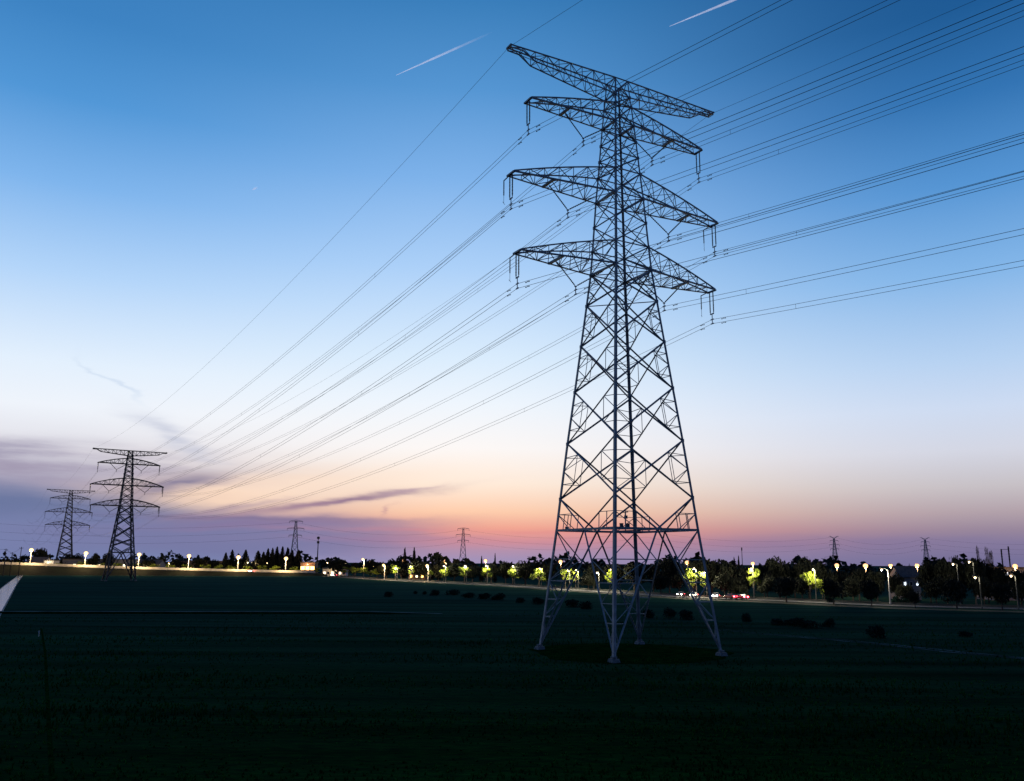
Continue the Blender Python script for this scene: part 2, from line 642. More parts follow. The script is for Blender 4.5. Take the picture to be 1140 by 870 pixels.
def contrail_mat():
    m = bpy.data.materials.new('ice_trail')
    m.use_nodes = True
    nt = m.node_tree
    nt.nodes.clear()
    o = nt.nodes.new('ShaderNodeOutputMaterial')
    d = nt.nodes.new('ShaderNodeBsdfDiffuse')
    d.inputs[0].default_value = (0.9, 0.9, 0.9, 1)
    tl = nt.nodes.new('ShaderNodeBsdfTranslucent')
    tl.inputs[0].default_value = (0.9, 0.9, 0.9, 1)
    a = nt.nodes.new('ShaderNodeAddShader')
    t = nt.nodes.new('ShaderNodeBsdfTransparent')
    mx = nt.nodes.new('ShaderNodeMixShader')
    uv = nt.nodes.new('ShaderNodeTexCoord')
    sx = nt.nodes.new('ShaderNodeSeparateXYZ')
    nt.links.new(uv.outputs['Object'], sx.inputs[0])
    mr = nt.nodes.new('ShaderNodeMapRange')          # the older end of the trail has thinned out
    mr.interpolation_type = 'SMOOTHSTEP'
    mr.inputs[1].default_value, mr.inputs[2].default_value = 0.35, 1.0
    mr.inputs[3].default_value, mr.inputs[4].default_value = 0.38, 0.02
    nt.links.new(sx.outputs[0], mr.inputs[0])
    n = nt.nodes.new('ShaderNodeTexNoise')
    n.inputs['Scale'].default_value = 9
    nt.links.new(uv.outputs['Object'], n.inputs['Vector'])
    mm = nt.nodes.new('ShaderNodeMath')
    mm.operation = 'MULTIPLY'
    nt.links.new(mr.outputs[0], mm.inputs[0])
    mr2 = nt.nodes.new('ShaderNodeMapRange')
    mr2.inputs[1].default_value, mr2.inputs[2].default_value = .3, .7
    mr2.inputs[3].default_value, mr2.inputs[4].default_value = .6, 1.0
    nt.links.new(n.outputs['Fac'], mr2.inputs[0])
    nt.links.new(mr2.outputs[0], mm.inputs[1])
    nt.links.new(mm.outputs[0], mx.inputs[0])
    nt.links.new(t.outputs[0], mx.inputs[1])
    nt.links.new(d.outputs[0], a.inputs[0])
    nt.links.new(tl.outputs[0], a.inputs[1])
    nt.links.new(a.outputs[0], mx.inputs[2])
    nt.links.new(mx.outputs[0], o.inputs[0])
    return m


M_TRAIL = contrail_mat()

# ------------------------------------------------------------------ ground, roads, water
g = MB()
NR, NS = 14, 64
radii = [0] + [30 * (3000 / 30) ** (i / (NR - 1)) for i in range(NR)]
g.v.append(Vector((0, 0, 0)))
for r in radii[1:]:
    for k in range(NS):
        a = 2 * math.pi * k / NS
        g.v.append(Vector((r * math.cos(a), r * math.sin(a), 0)))
for k in range(NS):
    g.f.append((0, 1 + k, 1 + (k + 1) % NS))
for i in range(NR - 1):
    for k in range(NS):
        j = (k + 1) % NS
        a = 1 + i * NS
        g.f.append((a + k, a + NS + k, a + NS + j, a + j))
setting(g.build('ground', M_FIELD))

ROAD = [(360, 600), (392, 530), (425, 484), (470, 445), (520, 412), (565, 385), (620, 342), (680, 311), (760, 274), (840, 257), (985, 228), (1140, 214), (1300, 203)]
BANK = [(356, 590, 638.6), (318, 575, 638), (265, 570, 637), (210, 566, 635.6), (155, 563, 634.2), (95, 560, 632.2), (35, 557, 630), (-60, 552, 627), (-200, 545, 623)]


def droad(px):
    if px <= ROAD[0][0]:
        return ROAD[0][1]
    for (a, da), (b, db) in zip(ROAD, ROAD[1:]):
        if px <= b:
            return da + (db - da) * (px - a) / (b - a)
    return ROAD[-1][1]


def gx(px, y, z=0.0):
    """world point at ground level z, forward distance y, under photo column px near the horizon"""
    p = at(px, 640, y)
    return Vector((p.x, y, z))


def smooth_line(pts, n=6):
    out = []
    P = [pts[0]] + pts + [pts[-1]]
    for i in range(1, len(P) - 2):
        for k in range(n):
            t = k / n
            a, b, c, d = P[i - 1], P[i], P[i + 1], P[i + 2]
            out.append(0.5 * ((2 * b) + (c - a) * t + (2 * a - 5 * b + 4 * c - d) * t * t + (3 * b - a - 3 * c + d) * t ** 3))
    out.append(pts[-1])
    return out


def offset(pts, d):
    out = []
    for i, p in enumerate(pts):
        t = pts[min(i + 1, len(pts) - 1)] - pts[max(i - 1, 0)]
        n = Vector((-t.y, t.x, 0)).normalized()
        out.append(p + n * d)
    return out


def lift(pts, z):
    return [Vector((p.x, p.y, p.z + z)) for p in pts]


# the bank road, climbing to the left, then the level road that comes nearer to the right
bank_pts = [at(px, py, d) for px, d, py in BANK]
flat_pts = [gx(px, d, 0.0) for px, d in ROAD]
bank_pts[0].z = max(bank_pts[0].z, .6)
road_c = smooth_line(list(reversed(bank_pts)) + flat_pts, 6)
rm_ = MB()
rm_.strip(lift(offset(road_c, 4.5), .05), lift(offset(road_c, -4.5), .05))
setting(rm_.build('road', M_ASPH))
mk = MB()
L_ = lift(road_c, .056)
for i in range(0, len(L_) - 1):
    n = max(1, int((L_[i + 1] - L_[i]).length // 9))
    for k in range(n):
        p, q = L_[i].lerp(L_[i + 1], k / n), L_[i].lerp(L_[i + 1], (k + .5) / n)
        a, b = offset([p, q], .09), offset([p, q], -.09)
        mk.strip(a, b)
setting(mk.build('road_marking', M_WALLW))
kb = MB()
for d in (5.2, -5.2):
    a, b = offset(road_c, d + .4), offset(road_c, d - .4)
    kb.strip(lift(a, .16), lift(b, .16))
    kb.strip(lift(b, .16), lift(b, -.05))
    kb.strip(lift(a, -.05), lift(a, .16))
setting(kb.build('pavement', M_KERB))
# grass bank under the climbing road
nb = (len(BANK) - 1) * 6 + 1
bc = road_c[:nb]
bk = MB()
sl = MB()
outer_n, outer_f = [], []
for p, q in zip(offset(bc, -6.2), bc):
    w = 1.6 * max(p.z, .05)
    n = (p - q).normalized()
    outer_n.append(Vector((p.x + n.x * w, p.y + n.y * w, -.02)))
for p, q in zip(offset(bc, 6.2), bc):
    w = 1.6 * max(p.z, .05)
    n = (p - q).normalized()
    outer_f.append(Vector((p.x + n.x * w, p.y + n.y * w, -.02)))
bk.strip(lift(offset(bc, -6.2), -.02), outer_n)
bk.strip(outer_f, lift(offset(bc, 6.2), -.02))
bk.strip(lift(offset(bc, 6.2), -.02), lift(offset(bc, -6.2), -.02))
setting(bk.build('embankment', M_BANK))
# low pale parapet along the far side of the road
pr = MB()
pc = offset(bc, 5.3)
pr.strip(lift(pc, 1.6), lift(offset(bc, 5.0), 1.6))
pr.strip(lift(offset(bc, 5.0), 1.6), lift(offset(bc, 5.0), .1))
pr.strip(lift(pc, -.1), lift(pc, 1.6))
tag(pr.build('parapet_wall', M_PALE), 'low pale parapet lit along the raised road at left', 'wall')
fc = road_c[nb:]
lw = MB()
pc, pn = offset(fc, 6.6), offset(fc, 6.3)
keep = len(fc)
lw.strip(lift(pc[:keep], .55), lift(pn[:keep], .55))
lw.strip(lift(pn[:keep], .55), lift(pn[:keep], -.05))
lw.strip(lift(pc[:keep], -.05), lift(pc[:keep], .55))
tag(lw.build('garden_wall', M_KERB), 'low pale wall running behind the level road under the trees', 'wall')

# field edges: grassy bund across the left field, track at right, water channel, ditch
bn = MB()
b0, b1 = ground_at(-40, 683.4), ground_at(492, 683.6)
for k, (o0, z0, o1, z1) in enumerate(((-.9, 0, -.35, .38), (-.35, .38, 1.6, .42), (1.6, .42, 2.2, 0))):
    seg = 26
    if k == 1:
        setting(bn.build('field_bank', M_SOILSHADE))  # front face of the bund, its shaded side painted in as dark colour
        bn = MB()
    A_ = [b0.lerp(b1, i / seg) + Vector((0, o0, z0 * min(1, (seg - i) / 4))) for i in range(seg + 1)]
    B_ = [b0.lerp(b1, i / seg) + Vector((0, o1, z1 * min(1, (seg - i) / 4))) for i in range(seg + 1)]
    bn.strip(B_, A_)
setting(bn.build('field_path', M_GRASSY))
tr = [ground_at(*p) for p in ((800, 701), (850, 706), (920, 711.5), (990, 718), (1060, 725.5), (1140, 733), (1260, 746))]
tr = smooth_line(tr, 5)
tk = MB()
for side in (-1, 1):                                   # two wheel ruts that grow over to the left
    e1, e2 = [], []
    for i, p in enumerate(tr):
        t = min(1, i / (len(tr) - 1) * 1.5)
        wob = .16 * math.sin(i * 1.7 + side) + .1 * math.sin(i * .73)
        o1, o2 = offset(tr, side * (.75 + wob))[i], offset(tr, side * (.75 + wob) - (.12 + .5 * t + .1 * math.sin(i * 2.3)))[i]
        e1.append(o1), e2.append(o2)
    if side < 0:
        e1, e2 = e2, e1
    tk.strip(lift(e1, .02), lift(e2, .02))
setting(tk.build('dirt_track', M_TRACK))
wch = [(ground_at(25.5, 640.6), ground_at(21, 640.6)), (ground_at(19, 650), ground_at(8, 650)), (ground_at(10, 667), ground_at(-14, 667)), (ground_at(-8, 700), ground_at(-52, 700)), (ground_at(-60, 800), ground_at(-170, 800))]
cn = MB()
cn.strip([b + Vector((0, 0, .03)) for a, b in wch], [a + Vector((0, 0, .03)) for a, b in wch])
setting(cn.build('canal_water', M_WATER))
ck = MB()
for side in (0, 1):
    e = [w[side] for w in wch]
    for p, q in zip(e, e[1:]):
        ck.bar(p + Vector((0, 0, .02)), q + Vector((0, 0, .02)), .3, .16)
setting(ck.build('canal_kerb', M_CONC))
dt = MB()
dl = [ground_at(*p) for p in ((46, 700), (50, 726), (52, 760), (54, 800), (57, 850), (60, 900))]
dl = smooth_line(dl, 4)
dt.strip(lift(offset(dl, .13), .012), lift(offset(dl, -.13), .012))
setting(dt.build('ditch', M_SOILSHADE))
fe = MB()
fl = [gx(px, d - 14 - 9 * (i == 0), 0) for i, (px, d) in enumerate(ROAD)]
fl = smooth_line(fl, 5)
fe.strip(lift(offset(fl, 5), .02), lift(offset(fl, -2.0), .02))
setting(fe.build('verge', M_BANK))

# ------------------------------------------------------------------ great pylons
LEV = dict(base=(0, 7.728), W=(14.52, 6.205), A=(18.43, 5.844), B=(25.44, 5.158), C=(32.12, 4.443), D=(38.14, 3.82), E=(43.57, 3.26),
           a3l=(47.76, 2.837), a3u=(50.96, 2.637), m1=(54.3, 2.45), a2l=(57.77, 2.257), a2u=(61.29, 2.004), m2=(63.6, 1.85), m3=(65.9, 1.70),
           a1l=(68.33, 1.542), a1u=(71.1, 1.32), t0=(72.5, 1.2), top=(75.0, 1.028))
ARMS = [('a3l', 'a3u', 15.59, 7.1), ('a2l', 'a2u', 16.54, 8.2), ('a1l', 'a1u', 14.1, 5.7)]
EARTH_TIP = 16.94


def pylon_spec(short=False):
    z = {k: v[0] for k, v in LEV.items()}
    w = {k: v[1] for k, v in LEV.items()}
    order = list(LEV)
    if short:
        sh = 12.0
        for k in order[3:]:
            z[k] -= sh
        w['base'] = 6.6
        w['W'] = LEV['B'][1] + .02
        w['A'] = LEV['B'][1] - .35
        z['W'], z['A'] = 13.4, 16.4
        order = [k for k in order if k != 'B']
    return z, w, order


def build_pylon(name, label, group, loc, rz, short=False, fat=1.0):
    M_STEEL = M_SILHOUETTE if short else MATS['galvanised_steel']
    z, w, order = pylon_spec(short)
    root = thing(name, label, 'pylon', loc, rz, group)
    CN = [(-1, -1), (1, -1), (1, 1), (-1, 1)]

    def P(k, c):
        return Vector((c[0] * w[k], c[1] * w[k], z[k]))
    # corner legs with their concrete footings
    for c in CN:
        m = MB()
        nodes = [Vector((c[0] * w['base'], c[1] * w['base'], .3))] + [P(k, c) for k in order[1:]]
        for i, (p, q) in enumerate(zip(nodes, nodes[1:])):
            ww = (.34 - .011 * i) * fat
            m.angle(p, q, ww, (-c[0], -c[1], 0), ww * .2)
        # splice and gusset plates at the nodes
        for k in order[2:-1]:
            p = P(k, c)
            s = .36 * fat
            m.box(p - Vector((0, 0, s * .55)) - Vector((c[0], c[1], 0)) * .02, s * .75, s * .75, s * 1.1)
        lg = m.build('leg', M_STEEL, root)
        ft = MB()
        ft.frustum((c[0] * w['base'], c[1] * w['base'], -.3), 1.2, .85, .7)
        ft.box((c[0] * w['base'], c[1] * w['base'], .45), .55, .55, .18)
        ft.build('footing', M_CONC, lg)
    # bracing of each face
    for fi in range(4):
        c0, c1 = CN[fi], CN[(fi + 1) % 4]
        m = MB()
        inw = Vector((-(c0[0] + c1[0]), -(c0[1] + c1[1]), 0)).normalized()
        levs = order[2:]
        for i, (k, l) in enumerate(zip(levs, levs[1:])):
            a, b, c, d = P(k, c0), P(k, c1), P(l, c0), P(l, c1)
            big = k in ('A', 'B', 'C', 'D', 'E')
            th = (.17 if big else .12) * fat
            m.angle(a, d, th, inw)
            m.angle(b + inw * .06, c + inw * .06, th, inw)
            if k in ('a3l', 'a3u', 'a2l', 'a2u', 'a1l', 'a1u', 't0'):
                m.bar(a, b, .12 * fat)
            if l == 'top':
                m.bar(c, d, .12 * fat)
            wa, wc = (b - a).length, (d - c).length
            X = a.lerp(d, wa / (wa + wc))
            if big:
                s = .075 * fat
                for lo, hi in ((a, c), (b, d)):
                    lom, him = lo.lerp(X, .5), hi.lerp(X, .5)
                    m.bar(lo.lerp(hi, .26), lom, s)
                    m.bar(lo.lerp(hi, .74), him, s)
                    mid = lo.lerp(hi, .5)
                    m.bar(mid, lom, s)
                    m.bar(mid, him, s)
                    if k in ('A', 'B', 'C', 'D'):
                        m.bar(lom, him, s * .8)
            elif k in ('m1', 'a3u', 'a2u', 'm2', 'm3'):
                m.bar(a.lerp(c, .5), X, .07 * fat)
                m.bar(b.lerp(d, .5), X, .07 * fat)
        # inverted V from the A nodes down to the middle of the waist beam
        Wa, Wb, Aa, Ab = P('W', c0), P('W', c1), P('A', c0), P('A', c1)
        M = (Wa + Wb) / 2
        m.angle(Aa, M, .17 * fat, inw)
        m.angle(Ab, M, .17 * fat, inw)
        s = .075 * fat
        for A_, W_ in ((Aa, Wa), (Ab, Wb)):
            h = A_.lerp(W_, .5)
            v5 = A_.lerp(M, .5)
            m.bar(h, v5, s)
            m.bar(v5, W_.lerp(M, .5), s)
            m.bar(h.lerp(v5, .5), W_.lerp(M, .25), s)
            m.bar(h, W_.lerp(M, .5), s)
        # long K braces from the waist beam to the feet
        for c in (c0, c1):
            foot = Vector((c[0] * w['base'], c[1] * w['base'], .5))
            Wn = P('W', c)
            m.angle(M, foot, .19 * fat, inw)
            m.bar(Wn, M.lerp(foot, .27), .10 * fat)
            prev = None
            for j, t in enumerate((.25, .44, .60, .75, .90)):
                lp, dp = Wn.lerp(foot, t), M.lerp(foot, t)
                m.bar(lp, dp, (.09 if j < 4 else .07) * fat)
                if prev:
                    if j % 2:
                        m.bar(prev[1], lp, s)
                    else:
                        m.bar(prev[0], dp, s)
                prev = (lp, dp)
        m.build('face_bracing', M_STEEL, root)
    # waist frame: beams round the body, diamond between their middles, plates
    m = MB()
    mids = []
    for fi in range(4):
        c0, c1 = CN[fi], CN[(fi + 1) % 4]
        a, b = P('W', c0), P('W', c1)
        m.bar(a, b, .22 * fat, .26 * fat)
        mids.append((a + b) / 2)
    for i in range(4):
        m.bar(mids[i], mids[(i + 1) % 4], .12 * fat)
    m.build('waist_frame', M_STEEL, root)
    for k in ('a3l', 'a2l', 'a1l', 'E'):
        m = MB()
        m.bar(P(k, CN[0]), P(k, CN[2]), .1 * fat)
        m.bar(P(k, CN[1]) - Vector((0, 0, .03)), P(k, CN[3]) - Vector((0, 0, .03)), .1 * fat)
        m.build('diaphragm', M_STEEL, root)
    if not short:
        zz = z['W']
        ww = w['W']
        for x, y, sx, sy, sz in ((-ww + 1.0, -ww + .05, .55, .3, .85), (-ww + 1.9, -ww + .05, .6, .3, .85), (ww * .02 - 4.9, ww - .3, .5, .5, .8), (ww - .05, -ww + 4.2, .35, 1.3, .5), (ww - .3, ww - 1.2, .5, .5, .9)):
            b = MB()
            sx, sy, sz = sx * .7, sy * .7, sz * .62
            b.box((x, y, zz - .05), sx, sy, sz)
            b.box((x, y, zz + sz - .05), sx * 1.12, sy * 1.15, .06)
            b.build('anti_climb_box', M_SIGN, root)
        b = MB()
        px_, py_ = .9, ww * .2
        b.bar((px_, py_, zz - .1), (px_, py_, zz + 2.3), .1)
        b.bar((px_ - .55, py_, zz + 2.25), (px_ + .45, py_, zz + 2.35), .12)
        b.box((px_ + .1, py_, zz + 1.5), .35, .25, .4)
        b.bar((px_, -ww, zz), (px_, ww, zz), .12)
        b.build('monitoring_mast', M_SIGN, root)
    # crossarms
    for lo, hi, tip, vx in ARMS:
        for s in (-1, 1):
            m = MB()
            n = 7
            low, upp = [[], []], [[], []]
            for j, ls in enumerate((-1, 1)):
                for i in range(n + 1):
                    t = i / n
                    x = w[lo] + (tip - w[lo]) * t
                    yl = w[lo] + (.85 - w[lo]) * t
                    low[j].append(Vector((s * x, ls * yl, z[lo])))
                    xu = w[hi] + (tip - w[hi]) * t
                    yu = w[hi] + (.80 - w[hi]) * t
                    dz_ = z[hi] - z[lo] - .12
                    kb_ = .42 if short else .74
                    zu = z[lo] + .12 + dz_ * (1 - kb_ * t - (1 - kb_) * t * t)
                    upp[j].append(Vector((s * xu, ls * yu, zu)))
            for j in (0, 1):
                iy = (0, 1 - 2 * j, 0)
                m.angle(low[j][0], low[j][-1], .19 * fat, (0, 1 - 2 * j, 1))
                for i in range(n):
                    m.bar(upp[j][i], upp[j][i + 1], .15 * fat)
                for i in range(1, n):
                    m.bar(low[j][i], upp[j][i], .07 * fat)
                for i in range(n - 1):
                    if i % 2:
                        m.bar(low[j][i], upp[j][i + 1], .075 * fat)
                    else:
                        m.bar(upp[j][i], low[j][i + 1], .075 * fat)
            for i in range(1, n + 1):
                m.bar(low[0][i], low[1][i], (.08 if i < n else .2) * fat)
                if i < n:
                    m.bar(upp[0][i], upp[1][i], .07 * fat)
                a, b = (0, 1) if i % 2 else (1, 0)
                m.bar(low[a][i - 1], low[b][i], .075 * fat)
                if i < n:
                    m.bar(upp[b][i - 1], upp[a][i], .06 * fat)
            # heavy cross beam that carries the outer end of the V string
            va = vx + 2.9
            t = (va - w[lo]) / (tip - w[lo])
            yl = w[lo] + (.85 - w[lo]) * t
            m.bar((s * va, -yl, z[lo]), (s * va, yl, z[lo]), .34 * fat, .24 * fat)
            m.bar((s * w[lo], -w[lo], z[lo] - .02), (s * w[lo], w[lo], z[lo] - .02), .26 * fat, .22 * fat)
            m.bar((s * (tip + .05), -.85, z[lo]), (s * (tip + .05), .85, z[lo]), .26 * fat, .2 * fat)
            m.build('cross_arm', M_STEEL, root)
    for s in (-1, 1):
        m = MB()
        n = 9
        top, bot = [[], []], [[], []]
        w0, w1, wz = w['top'], w['t0'], z['top'] - z['t0']
        for j, ls in enumerate((-1, 1)):
            for i in range(n + 1):
                t = i / n
                x = w0 + (EARTH_TIP - w0) * t
                y = w0 + (.45 - w0) * t
                top[j].append(Vector((s * x, ls * y, z['top'] + .11 * t)))
                d = wz + (1.15 - wz) * min(1, t / .85)
                if t > .88:
                    d = .25
                bot[j].append(Vector((s * x, ls * (w1 + (.45 - w1) * t), z['top'] - d)))
        for j in (0, 1):
            for i in range(n):
                m.bar(top[j][i], top[j][i + 1], .14 * fat)
                m.bar(bot[j][i], bot[j][i + 1], .13 * fat)
                if i:
                    m.bar(top[j][i], bot[j][i], .07 * fat)
                if i % 2:
                    m.bar(bot[j][i], top[j][i + 1], .07 * fat)
                else:
                    m.bar(top[j][i], bot[j][i + 1], .07 * fat)
        for i in range(1, n + 1):
            m.bar(top[0][i], top[1][i], .07 * fat)
            m.bar(bot[0][i], bot[1][i], .07 * fat)
            a, b = (0, 1) if i % 2 else (1, 0)
            m.bar(top[a][i - 1], top[b][i], .06 * fat)
            m.bar(bot[b][i - 1], bot[a][i], .06 * fat)
        m.bar((s * EARTH_TIP, -.6, z['top'] + .05), (s * EARTH_TIP, .6, z['top'] + .05), .22 * fat)
        m.bar((s * (EARTH_TIP - .3), .0, z['top']), (s * (EARTH_TIP - .3), .0, z['top'] + .55), .12 * fat)
        m.build('cross_arm', M_STEEL, root)
    # insulators

    def rod(m, p, q, r, discs):
        p, q = Vector(p), Vector(q)
        pts, rad = [p, p.lerp(q, .04)], [.03, .03]
        for i in range(discs):
            t = .05 + .9 * i / discs
            pts += [p.lerp(q, t), p.lerp(q, t + .9 / discs * .45), p.lerp(q, t + .9 / discs * .5)]
            rad += [r * .55, r, r * .55]
        pts.append(q)
        rad.append(.03)
        m.tube(pts, rad, 6)
    for lo, hi, tip, vx in ARMS:
        zl = z[lo]
        for s in (-1, 1):
            m = MB()
            for y in (-.33, .33):
                rod(m, (s * (tip - .02), y, zl - .05), (s * (tip - .02), y, zl - 3.2), .11 * fat, 15)
            st = m.build('insulator_string', M_INSUL, root)
            m = MB()
            m.bar((s * (tip - .02), -.36, zl - 3.25), (s * (tip - .02), .36, zl - 3.25), .1 * fat, .16 * fat)
            m.bar((s * (tip - .02), 0, zl - 3.2), (s * (tip - .02), 0, zl - 4.65), .08 * fat)
            for dz_ in (-4.05, -4.65):
                m.bar((s * (tip - .02), -.3, zl + dz_), (s * (tip - .02), .3, zl + dz_), .1 * fat, .14 * fat)
            m.build('suspension_clamp', M_STEEL, st)
            m = MB()
            va = vx + 2.9
            rod(m, (s * va, 0, zl - .15), (s * vx, 0, zl - 3.0), .11 * fat, 15)
            rod(m, (s * max(w[lo] * .9, vx - 4.4), 0, zl - .15), (s * vx, 0, zl - 3.0), .11 * fat, 15)
            st = m.build('insulator_string', M_INSUL, root)
            m = MB()
            m.bar((s * vx, 0, zl - 2.95), (s * vx, 0, zl - 4.05), .08 * fat)
            m.bar((s * (vx - .15), 0, zl - 3.0), (s * (vx + .15), 0, zl - 3.0), .14 * fat)
            for dz_ in (-3.45, -4.05):
                m.bar((s * vx, -.3, zl + dz_), (s * vx, .3, zl + dz_), .1 * fat, .14 * fat)
            m.build('suspension_clamp', M_STEEL, st)
            if lo != 'a1l':
                m = MB()
                yy = 2.0
                m.bar((s * (tip - .1), .8, zl), (s * (tip - .1), yy + .05, zl - .12), .1 * fat)
                rod(m, (s * (tip - .1), yy, zl - .1), (s * (tip - .1), yy, zl - 2.2), .1 * fat, 12)
                m.bar((s * (tip - .1), yy, zl - 2.2), (s * (tip - .1), yy, zl - 3.1), .035 * fat)
                m.bar((s * (tip - .1) - .3, yy - .25, zl - 3.1), (s * (tip - .1) + .3, yy + .25, zl - 3.15), .035 * fat)
                m.build('line_arrester', M_INSUL, root)
    return root


T1 = Vector((14.13, 107.92, 0))
T2 = Vector((-189.0, 426.7, 0))
T3 = at(75.5, 584, 684)
T3.z = 0
R1, R2, R3 = .5133, .55, .53
pyl = build_pylon('lattice_pylon', 'tall dark steel lattice pylon standing in the near field, largest of all', 'great double circuit pylons', T1, R1)
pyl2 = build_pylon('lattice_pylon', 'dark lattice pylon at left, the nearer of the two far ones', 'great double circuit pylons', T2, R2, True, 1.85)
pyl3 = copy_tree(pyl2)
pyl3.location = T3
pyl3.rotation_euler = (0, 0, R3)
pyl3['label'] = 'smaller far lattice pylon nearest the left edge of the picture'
# bare soil at the feet
pad = MB()
ring = []
for r, zz in ((11.8, .012), (10.2, .05), (0.01, .06)):
    ring.append([T1 + Vector((math.cos(a) * r * (1 + .07 * math.sin(3 * a + 1) + .03 * math.sin(7 * a) + .025 * math.sin(13 * a + 2)), math.sin(a) * r, zz)) for a in [2 * math.pi * k / 96 for k in range(97)]])
pad.strip(ring[1], ring[0])
pad.strip(ring[2], ring[1])
setting(pad.build('bare_soil', M_SOILSHADE))

# ------------------------------------------------------------------ cables of the great line


def loc_pt(T, r, a, z):
    return Vector((T.x + math.cos(r) * a, T.y + math.sin(r) * a, z))


D0 = Vector((math.sin(.69), -math.cos(.69), 0))
D4 = (T3 - T2).normalized()
SAG12, SAG23 = 9.5, 7.0


def span(p, q, sag, n):
    out = []
    for i in range(n + 1):
        t = i / n
        v = p.lerp(q, t)
        v.z -= 4 * sag * t * (1 - t)
        out.append(v)
    return out


sp_m = MB()
sp_m.bar((0, 0, 0), (0, 0, -.6), .026)
sp_m.ball((0, 0, 0), .04, .04, 6, 4)
sp_m.ball((0, 0, -.6), .04, .04, 6, 4)
SPACER = sp_m.mesh('spacer', M_CABLE)
dm = MB()
dm.bar((0, -.28, -.12), (0, .28, -.12), .04)
dm.bar((0, -.36, -.12), (0, -.2, -.12), .095)
dm.bar((0, .36, -.12), (0, .2, -.12), .095)
dm.bar((0, 0, 0), (0, 0, -.14), .05)
DAMPER = dm.mesh('damper', M_CABLE)
lowname = {0: 'lowest', 1: 'middle', 2: 'upper'}


def cable_path(a, zk, drop, tot):
    z1 = LEV[zk][0] - drop
    z2 = z1 - 12.0
    p1, p2, p3 = loc_pt(T1, R1, a, z1), loc_pt(T2, R2, a, z2), loc_pt(T3, R3, a, z2)
    s, Ls = (.045 if zk in ('a1l', 'top') else .06), 400
    near = []
    for i in range(50, -1, -1):
        t = 330 * (i / 50) ** 1.15
        near.append(Vector((p1.x, p1.y, 0)) + D0 * t + Vector((0, 0, z1 - s * t + s / Ls * t * t)))
    p4 = p3 + D4 * 330
    path = near + span(p1, p2, SAG12 + tot, 48)[1:] + span(p2, p3, SAG23, 24)[1:] + span(p3, p4, 9, 14)[1:]
    return path, p1


for li, (lo, hi, tip, vx) in enumerate(ARMS):
    for s, sname in ((-1, 'left'), (1, 'right')):
        for a, drop, where in ((tip - .02, 4.05, 'the tip'), (vx, 3.45, 'the inner V string')):
            path, p1 = cable_path(s * a, lo, drop, 0)
            root = thing('power_cable', f'conductor pair at {where} of the {lowname[li]} {sname} arm on the big pylon', 'power line', p1, 0, 'paired conductors of the great line')
            for dz_ in (0, -.6):
                m = MB()
                m.tube([p - p1 + Vector((0, 0, dz_)) for p in path], .026, 5)
                m.build('conductor', M_CABLE, root, smooth=True)
            run = 0
            last = path[0]
            nxt = 25
            for p in path[1:100]:
                run += (p - last).length
                if run > nxt:
                    link('spacer', SPACER, root, p - p1)
                    nxt = run + 55
                last = p
            for sgn in (-1, 1):
                i1 = 50
                q = path[i1 + sgn]
                d = (q - p1).normalized()
                for dz_ in (0, -.6):
                    o = link('damper', DAMPER, root, d * 1.9 + Vector((0, 0, dz_ - .02)), math.atan2(d.y, d.x) - math.pi / 2)
for s, sname in ((-1, 'left'), (1, 'right')):
    path, p1 = cable_path(s * (EARTH_TIP - .05), 'top', -.05, -1.5)
    m = MB()
    m.tube([p - p1 for p in path], .021, 5)
    o = m.build('earth_wire', M_CABLE, None, True, p1)
    tag(o, f'single thin earth wire from the topmost {sname} arm tip of the big pylon', 'power line', 'earth wires of the great line')

# ------------------------------------------------------------------ far pylons of another line


def far_pylon(px, ytop, D, horned, label, rz):
    base = gx(px, D, 0)
    top = at(px, ytop, D).z
    root = thing('far_pylon', label, 'pylon', base, rz, 'small pylons on the horizon')
    m = MB()
    H = top
    lv = [0, .18, .34, .48, .60, .70, .78, .86, .93, 1]
    wd = [.085 * H * (1 - t) ** 1.15 + .016 * H for t in lv]
    CN = [(-1, -1), (1, -1), (1, 1), (-1, 1)]
    Hb = H if not horned else H * .93
    for i in range(len(lv) - 1):
        for j in range(4):
            c, d = CN[j], CN[(j + 1) % 4]
            a = Vector((c[0] * wd[i], c[1] * wd[i], lv[i] * Hb))
            b = Vector((d[0] * wd[i], d[1] * wd[i], lv[i] * Hb))
            e = Vector((c[0] * wd[i + 1], c[1] * wd[i + 1], lv[i + 1] * Hb))
            f = Vector((d[0] * wd[i + 1], d[1] * wd[i + 1], lv[i + 1] * Hb))
            m.bar(a, e, .42)
            m.bar(a, f, .24)
            m.bar(b, e, .24)
            m.bar(e, f, .2)
    m.build('tower_body', M_STEEL, root)
    arms = ((.70, 6.2), (.84, 8.0), (.985, 6.4)) if not horned else ((.62, 5.4), (.74, 6.4), (.86, 5.2))
    for t, L in arms:
        a = MB()
        for s in (-1, 1):
            for y in (-.6, .6):
                a.bar((0, y, t * H), (s * L, 0, t * H + .2), .3)
                a.bar((0, y, t * H + 1.6), (s * L, 0, t * H + .3), .26)
            for k in range(1, 4):
                x = s * L * k / 4
                a.bar((x, 0, t * H + .1), (x, 0, t * H + 1.5 * (1 - k / 4)), .2)
            a.bar((s * L, 0, t * H + .2), (s * L, 0, t * H - 1.8), .3)
        a.build('cross_arm', M_STEEL, root)
    if horned:
        a = MB()
        for s in (-1, 1):
            a.bar((0, 0, H * .92), (s * 5.2, 0, H), .5)
            a.bar((0, 0, H * .95), (s * 5.2, 0, H), .3)
            a.bar((s * 5.2, 0, H), (s * 6.4, 0, H * .985), .3)
        a.build('earth_horn', M_STEEL, root)
    return root, H


